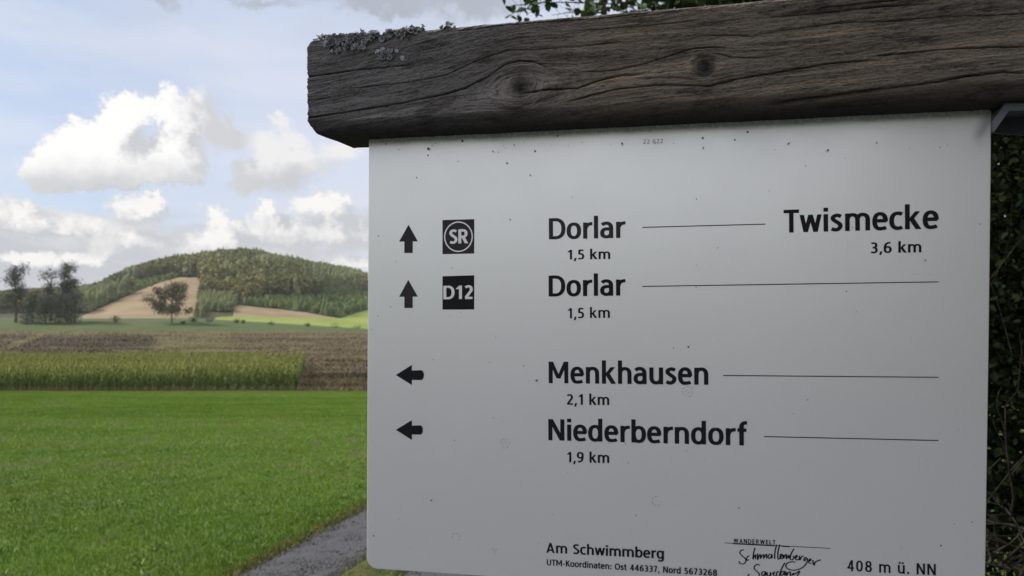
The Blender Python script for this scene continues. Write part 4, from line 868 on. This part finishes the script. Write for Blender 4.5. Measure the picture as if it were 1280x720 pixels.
HW = [[(300, 205), (275, 210), (262, 235), (285, 262), (315, 290), (318, 315), (295, 338), (262, 330), (255, 312)], [(352, 262), (335, 268), (325, 290), (332, 303), (350, 297)], [(405, 185), (392, 235), (385, 292), (400, 262), (412, 252), (409, 290)], [(430, 240), (428, 298), (445, 255), (458, 252), (455, 287), (475, 255), (488, 252), (485, 285), (505, 250), (515, 250), (512, 285)],
      [(562, 246), (536, 250), (528, 278), (545, 286), (566, 250), (562, 285)], [(608, 155), (592, 225), (590, 290)], [(638, 155), (621, 225), (622, 292), (650, 270), (660, 250), (648, 245), (640, 270), (650, 288), (668, 280)], [(672, 250), (670, 285), (690, 252), (700, 252), (698, 290), (722, 255), (722, 285)],
      [(772, 195), (745, 240), (735, 288), (755, 298), (772, 276), (760, 262)], [(780, 285), (802, 265), (792, 256), (784, 285), (800, 300), (820, 290)], [(822, 262), (826, 300), (845, 265), (862, 268)], [(892, 275), (868, 283), (868, 308), (895, 285), (898, 310), (875, 350), (830, 383), (770, 396), (715, 384), (694, 355), (712, 328), (750, 317), (785, 321)],
      [(905, 320), (930, 300), (922, 290), (910, 322), (935, 334)], [(948, 300), (957, 346), (978, 315), (1025, 298)], [(955, 346), (970, 349)], [(450, 352), (430, 340), (402, 358), (400, 385), (425, 410), (445, 430), (440, 452)], [(500, 410), (475, 412), (468, 440), (485, 449), (505, 412), (505, 450)], [(520, 415), (520, 446), (545, 445), (550, 415), (552, 450)],
      [(565, 432), (590, 412), (576, 440), (598, 446)], [(606, 450), (612, 412), (632, 412)], [(685, 325), (652, 390), (632, 452)], [(675, 405), (650, 415), (645, 442), (665, 440), (687, 405), (685, 447)], [(702, 415), (700, 447), (720, 415), (737, 415), (735, 450)], [(772, 420), (750, 442), (780, 432), (825, 405), (800, 452)], [(335, 452), (352, 432)]]
flat('logo_script', [ribbon(np.array([LG(*p) for p in cat(h_, 5)]), .00125, .00085) for h_ in HW], M_INK)
flat('logo_line', [rule(905.5, 678.4, 1038, 685.4, .7), rule(916, 679.3, 968, 682, 1.5), rule(977, 682.5, 987, 683.2, 1.5)], M_INK)
# specks of dirt and old rings left on the panel
def specks():
    R = np.random.default_rng(21); sh = []
    for (x, y, r) in [(578, 176.5, 2.3), (535, 194.3, 2.), (634, 204, 1.9), (669, 189, 2.), (482.5, 180, 1.6), (521, 222, 1.5), (934.5, 165, 2.1), (878.5, 172.5, 2.1), (918.5, 175, 1.6), (472.5, 395, 1.), (860.5, 433.5, 2.1), (467.3, 669.3, 1.7), (782, 554.5, 1.1), (785.5, 578.5, .9), (923.5, 635, 1.4), (1176, 681.6, 1.6), (870, 359, 1.), (697, 170, 1.8), (473, 295, 1.3), (464, 412, .9), (1093, 303.5, 1.2), (1058, 364, 1.1), (612, 453, 1.), (715.5, 246, .8), (565, 335, .9)] + [(R.uniform(465, 1230), R.uniform(165, 715), R.gamma(1.6, .28)) for _ in range(150)] + [(R.uniform(465, 1235), 178 + R.uniform(-.5, 26) * R.random() - .049 * 0, R.gamma(1.6, .35)) for _ in range(50)]:
        if y < 176 - (x - 461) * .049 + 3: y += 6
        c_ = inv(x, y); r *= .00055; a = np.arange(8) * pi / 4; rr = r * R.uniform(.7, 1.2, 8); sh.append((np.stack([c_[0] + np.cos(a) * rr, c_[1] + np.sin(a) * rr], -1), np.array([list(range(8))])))
    return sh
flat('dirt_specks', specks(), material('dirt', lambda g, b: (.12, .12, .12), .9, .1), -.00025)['kind'] = 'stuff'
def rings():
    sh = []; R = np.random.default_rng(2)
    for (x, y, r) in [(630.5, 554, 6.5), (859.5, 489.5, 6.5), (821, 626.5, 6.), (570.5, 671.5, 5.5), (618, 688.5, 3.6), (618, 688.5, 1.4), (630.5, 554, 3.), (859.5, 489.5, 2.6)]:
        c_ = inv(x, y); r *= .00075; a0 = R.uniform(0, 6)
        for s in range(7):
            if R.random() < .15: continue
            aa = np.linspace(a0 + s * .9, a0 + s * .9 + R.uniform(.4, .8), 6); rj = r * R.uniform(.88, 1.1); sh.append(ribbon(np.stack([c_[0] + np.cos(aa) * rj, c_[1] + np.sin(aa) * rj], -1), .0004, .0004))
    return sh
flat('glue_marks', rings(), material('glue_mark', lambda g, b: (.40, .40, .41), .8, .2, .4), -.00026)['kind'] = 'stuff'

# ------------------------------------------------------------------ near trees and undergrowth behind the sign
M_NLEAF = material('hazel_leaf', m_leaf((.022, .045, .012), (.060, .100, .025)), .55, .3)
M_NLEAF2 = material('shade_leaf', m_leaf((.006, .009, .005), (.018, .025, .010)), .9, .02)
M_TWIG = material('twig', m_simple((.015, .013, .011), (.048, .041, .034), 30.), .95, .02)
def real_leaves(R, C_, size, tintm=.5):
    """folded pointed leaves with a real outline, eight vertices each"""
    n = len(C_); nrm = R.normal(0, 1, (n, 3)) + np.array([0, 0, .9]); nrm /= np.linalg.norm(nrm, axis=1)[:, None]
    t_ = np.cross(nrm, R.normal(0, 1, (n, 3))); t_ /= np.linalg.norm(t_, axis=1)[:, None]; b_ = np.cross(nrm, t_); s = size * R.uniform(.6, 1.25, (n, 1))
    f = [(-.5, 0, 0), (-.25, .27, .07), (.12, .30, .08), (.5, 0, -.04), (.12, -.30, .08), (-.25, -.27, .07), (0, 0, -.02)]
    V = np.stack([C_ + t_ * s * a + b_ * s * b + nrm * s * c_ for a, b, c_ in f], 1).reshape(-1, 3)
    i = 7 * np.arange(n)[:, None]; Q = np.concatenate([i + np.array([[0, 6, 2, 1]]), i + np.array([[6, 3, 2, 2]])[:, [0, 1, 2]].repeat(1, 0)[:, :3].tolist() + 0 * i if False else i + np.array([[0, 5, 4, 6]])])
    T = np.concatenate([i + np.array([[6, 3, 2]]), i + np.array([[6, 4, 3]])]); return V, Q, T, np.repeat(np.clip(tintm + .28 * R.normal(0, 1, n), 0, 1), 7)
def near_tree(seed, x, y, H, label, centre, rad, n, leaf, mat, name='hazel_tree', extra=(), depth=3, trunk_r=.07, cat='tree', clip=None, twigs=True):
    R = np.random.default_rng(seed); z = float(gz(x, y)); o = empty(name, (x, y, z), label, cat); tr = Acc(); tips = []
    centre = np.array(centre) - np.array([x, y, z]); rad = np.array(rad, float)
    top = np.array([centre[0] * .8, centre[1] * .8, centre[2] + rad[2] * .4]); pts = np.array([top * f + np.array([.10 * sin(f * 4), .08 * cos(f * 5), 0]) for f in np.linspace(0, 1, 8)]); pts[0, 2] = -.1
    V, F = tube(pts, np.linspace(trunk_r, trunk_r * .35, 8), 8); tr.add(V, F)
    for j in range(16):
        f = R.uniform(.3, 1); b = pts[0] + (pts[-1] - pts[0]) * f; q = R.normal(0, 1, 3); q /= np.linalg.norm(q); e = centre + q * rad * .7 - b
        grow(R, b, e / np.linalg.norm(e) + [0, 0, .1], np.linalg.norm(e) * .75, trunk_r * .32, 2, tips, tr, .1, .55, 4, (2, 4), .5)
    T_ = [t_[0] for t_ in tips]
    q = R.normal(0, 1, (n // 14, 3)); q /= np.linalg.norm(q, axis=1)[:, None]; q = q * R.uniform(.45, 1.05, (len(q), 1)) * rad + centre; T_ = np.concatenate([np.array(T_), q])
    C_ = T_[R.integers(0, len(T_), n)] + R.normal(0, 1, (n, 3)) * leaf * 2.2
    if clip is not None: C_ = C_[clip(C_ + np.array([x, y, z]))]
    V, Q, T, A_ = real_leaves(R, C_, leaf); cr = Acc(); cr.add(V, Q, A_); cr.F.setdefault(3, []).append(T)
    for (P, rr) in extra:
        P = np.array(P) - np.array([x, y, z]); V, F = tube(P, np.linspace(rr, rr * .4, len(P)), 5); tr.add(V, F)
        for k in range(len(P) * 5):
            f = R.uniform(.1, 1) * (len(P) - 1); i_ = min(int(f), len(P) - 2); c_ = P[i_] + (P[i_ + 1] - P[i_]) * (f - i_)
            e = c_ + R.normal(0, 1, 3) * leaf * 1.0; V, F = tube([c_, e], [.0015, .001], 3); tr.add(V, F)
            V, Q, T, A_ = real_leaves(R, (e + R.normal(0, .4, (2, 3)) * leaf), leaf); m = cr.n; cr.add(V, Q, A_); cr.F[3].append(T + m)
    link('trunk', tr.mesh('trunk', True), o, [M_BARK]); link('crown', cr.mesh('crown'), o, [mat]); return o
def at(px, py, d): r = ray(px, py); return (r * d / r[1] + np.array([0, 0, EYE])).tolist()
def leftclip(P):                           # the crown's lower left stays ragged where the sky shows
    X = 640 + FPX * P[:, 0] / P[:, 1]; Yp = 404 - FPX * (P[:, 2] - EYE) / P[:, 1]
    lim = 700 + 60 * vn(P[:, 2] * 3, P[:, 1] * 2); return (X > lim) & ~((Yp > 25) & (X < 720)) & (((X > 800) | (vn(P[:, 0] * 9, P[:, 2] * 9) > .22)))
near_tree(5, 2.55, 6.0, 6, 'leafy green tree behind the wooden beam, its branch tips showing above the beam', (2.35, 5.9, 4.9), (1.75, 1.3, 1.75), 70000, .072, M_NLEAF, clip=leftclip,
          extra=[([at(830, -8, 5.4), at(770, 5, 5.3), at(715, 3, 5.2), at(672, 3, 5.1), at(636, 8, 5.0)], .006), ([at(760, 12, 5.2), at(720, 14, 5.15), at(690, 19, 5.1)], .004), ([at(700, -4, 5.2), at(665, 8, 5.1), at(646, 16, 5.05)], .003), ([at(800, 15, 5.4), at(760, -5, 5.3), at(730, 16, 5.3)], .004)])
rclip = lambda P: (640 + FPX * P[:, 0] / P[:, 1]) > 700
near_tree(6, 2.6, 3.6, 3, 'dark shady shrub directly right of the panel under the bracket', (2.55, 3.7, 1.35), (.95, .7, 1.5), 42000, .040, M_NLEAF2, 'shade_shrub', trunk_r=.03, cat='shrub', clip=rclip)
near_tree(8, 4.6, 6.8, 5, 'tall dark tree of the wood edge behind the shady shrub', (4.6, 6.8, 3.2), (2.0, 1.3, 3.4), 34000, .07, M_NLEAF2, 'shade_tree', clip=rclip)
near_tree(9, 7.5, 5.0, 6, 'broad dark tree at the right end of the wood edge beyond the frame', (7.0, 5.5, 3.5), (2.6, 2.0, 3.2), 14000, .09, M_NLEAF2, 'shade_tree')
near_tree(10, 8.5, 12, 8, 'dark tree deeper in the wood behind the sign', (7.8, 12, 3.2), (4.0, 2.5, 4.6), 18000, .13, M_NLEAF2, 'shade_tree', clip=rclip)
# bare twigs and dead branches at the foot of the shrub
def dead(seed, X, Y, d, n, L, label, up=.5, r=.004, name='dead_branches', cat='branches'):
    R = np.random.default_rng(seed); b = np.array(at(X, Y, d)); z = float(gz(b[0], b[1])); o = empty(name, (b[0], b[1], z), label, cat); a = Acc(); tips = []
    for k in range(n):
        s = np.array([R.normal(0, .12), R.normal(0, .08), b[2] - z + R.normal(0, .05)]); e = np.array([R.normal(0, 1), R.normal(-.2, .5), abs(R.normal(up, .4))])
        grow(R, s, e, L * R.uniform(.6, 1.2), r * R.uniform(.6, 1.3), 1, tips, a, .05, .8, 4, (2, 4), .6)
    link('branches', a.mesh('branches', True), o, [M_TWIG]); return o
dead(3, 1262, 705, 2.7, 32, .28, 'tangle of dead grey brown branches low at the right edge beside the panel', .25, .0055)
dead(4, 1262, 655, 2.75, 3, .55, 'thin bare forked twig rising beside the right edge of the panel', 1.2, .0035, 'bare_twig', 'twig')
dead(6, 1250, 400, 2.75, 3, .45, 'thin bare twigs crossing the dark foliage halfway up the right edge', .9, .002, 'bare_twig', 'twig')
# unseen trees added behind the walker to darken the right of the panel's reflection
near_tree(15, 7.0, -5.5, 8, 'unseen dark tree added behind the viewpoint on the right to darken the panel reflection', (6.4, -6.0, 4.0), (3.0, 2.4, 3.8), 9000, .16, M_NLEAF2, 'shade_tree')
# low heather and dry tufts on the moor field (stuff)
n = 90000
d = 80 + 185 * rng.random(n) ** 1.4; t = rng.uniform(-.72, .05, n); x = t * d
a_ = (x - c0[0]) * RN[0] + (d - c0[1]) * RN[1]; ok = ~((a_ < .3) & (d < 140)); x, d = x[ok], d[ok]; n = len(x)
pt = fbm(x * .12 + 40, d * .35, 4); ol, dk = plots(x, d); ok = pt > .40 + .10 * ol; x, d, pt, ol, dk = x[ok], d[ok], pt[ok], ol[ok], dk[ok]; n = len(x)
V, F4, F3, T = blades(np.stack([x, d], -1), (.12 + .30 * rng.random(n)) * (1 - .4 * ol), .10 + .16 * rng.random(n), np.clip(rng.random(n) * .7 + (fbm(x * .05, d * .2 + 7, 3) - .4) * 1.5 - .3 * dk, 0, 1), .8)
M_HEATH = material('moor_tuft', lambda g, b: g.mix(att(g, 'olive'), g.mix(att(g, 'tint'), (.064, .052, .030), (.275, .215, .125)), g.mix(att(g, 'tint'), (.075, .082, .03), (.23, .185, .085))), .9, .1)
tag(link('moor_tufts', mesh('moor_tufts', V, [F4, F3], attr={'tint': T, 'olive': np.repeat(ol, 5)}), None, [M_HEATH]), 'low brown heather and dry tufts covering the moor field behind the maize', 'heather', kind='stuff')
near_tree(17, 2.9, -5.2, 8, 'unseen dark leafy tree added right behind the viewpoint to darken the panel reflection', (3.0, -4.8, 3.4), (2.1, 1.8, 3.4), 14000, .14, M_NLEAF2, 'shade_tree')  # unseen tree, added so the panel's right side mirrors something dark
X_, Y_ = np.meshgrid(np.linspace(-9, 2.8, 40), np.linspace(-16, 2.4, 50)); Z_ = gz(X_, Y_) + .05 * np.minimum(1, np.minimum(X_ + 9, 2.8 - X_) * 2) + .003
tag(link('added_bounce_ground', mesh('added_bounce_ground', np.stack([X_, Y_, Z_], -1).reshape(-1, 3), grid_faces(50, 40), True), None, [material('bounce_gravel', m_simple((.075, .076, .080), (.14, .14, .147), 9.), .9, .1)]), kind='structure')  # unseen gravel added behind the camera to brighten the panel from below
near_tree(16, 3.6, -9.5, 9, 'unseen wide dark tree added farther behind the viewpoint to darken the panel reflection', (3.4, -9.5, 4.2), (3.2, 2.4, 4.2), 9000, .18, M_NLEAF2, 'shade_tree')  # another unseen tree added for the dark side of the panel
for k, (X, H, w, lb) in enumerate([(34, 4.2, 7, 'dark thicket under the left half of the clump'), (52, 4.5, 7, 'dark thicket at the front middle of the clump'), (70, 4.6, 7, 'dark thicket under the tallest tree of the clump'), (90, 4.2, 7, 'dark thicket at the right foot of the clump')]):
    bush(60 + k, X, 285 + k, H, w, lb, M_DKLEAF, 480, .26, 'thickets filling the foot of the dark clump', 'thicket')
# thin air over the valley
hz = Acc(); box(hz, (-3300, -160, -60), (3300, 3300, 95)); HZ = bpy.data.materials.new('thin_haze'); HZ.use_nodes = True; hn = HZ.node_tree; hn.nodes.clear()
ho = hn.nodes.new('ShaderNodeOutputMaterial'); hv = hn.nodes.new('ShaderNodeVolumePrincipled'); hv.inputs['Color'].default_value = (.93, .96, 1, 1); hv.inputs['Density'].default_value = .00008
hn.links.new(hv.outputs[0], ho.inputs['Volume'])
tag(link('haze', hz.mesh('haze'), None, [HZ]), 'thin pale haze in the air over the valley and the wooded hill', 'haze', kind='stuff')
print('ZMAX', max(v for v in [float(gz(x_, 850)) for x_ in np.linspace(-400, 0, 60)]), float(gz(-3000,3000)))

# broad-leaved weeds here and there in the turf (stuff)
nc = 420; dc = 4.6 + 22 * rng.random(nc) ** 1.4; tc_ = rng.uniform(-.75, .0, nc); xc_ = tc_ * dc; ok = xc_ < track_x(dc) - .1; dc, xc_ = dc[ok], xc_[ok]
k_ = 7; dw = np.repeat(dc, k_) + rng.normal(0, .025, len(dc) * k_); xw_ = np.repeat(xc_, k_) + rng.normal(0, .025, len(dc) * k_)
V, F4, F3, T = blades(np.stack([xw_, dw], -1), .03 + .035 * rng.random(len(xw_)), .012 + .014 * rng.random(len(xw_)), rng.random(len(xw_)), 1.6)
tag(link('meadow_weeds', mesh('meadow_weeds', V, [F4, F3], attr={'tint': T}), None, [material('weed_leaf', m_leaf((.10, .19, .04), (.26, .34, .12)), .8, .1)]), 'small broad leaved weeds dotted through the meadow grass', 'weeds', kind='stuff')
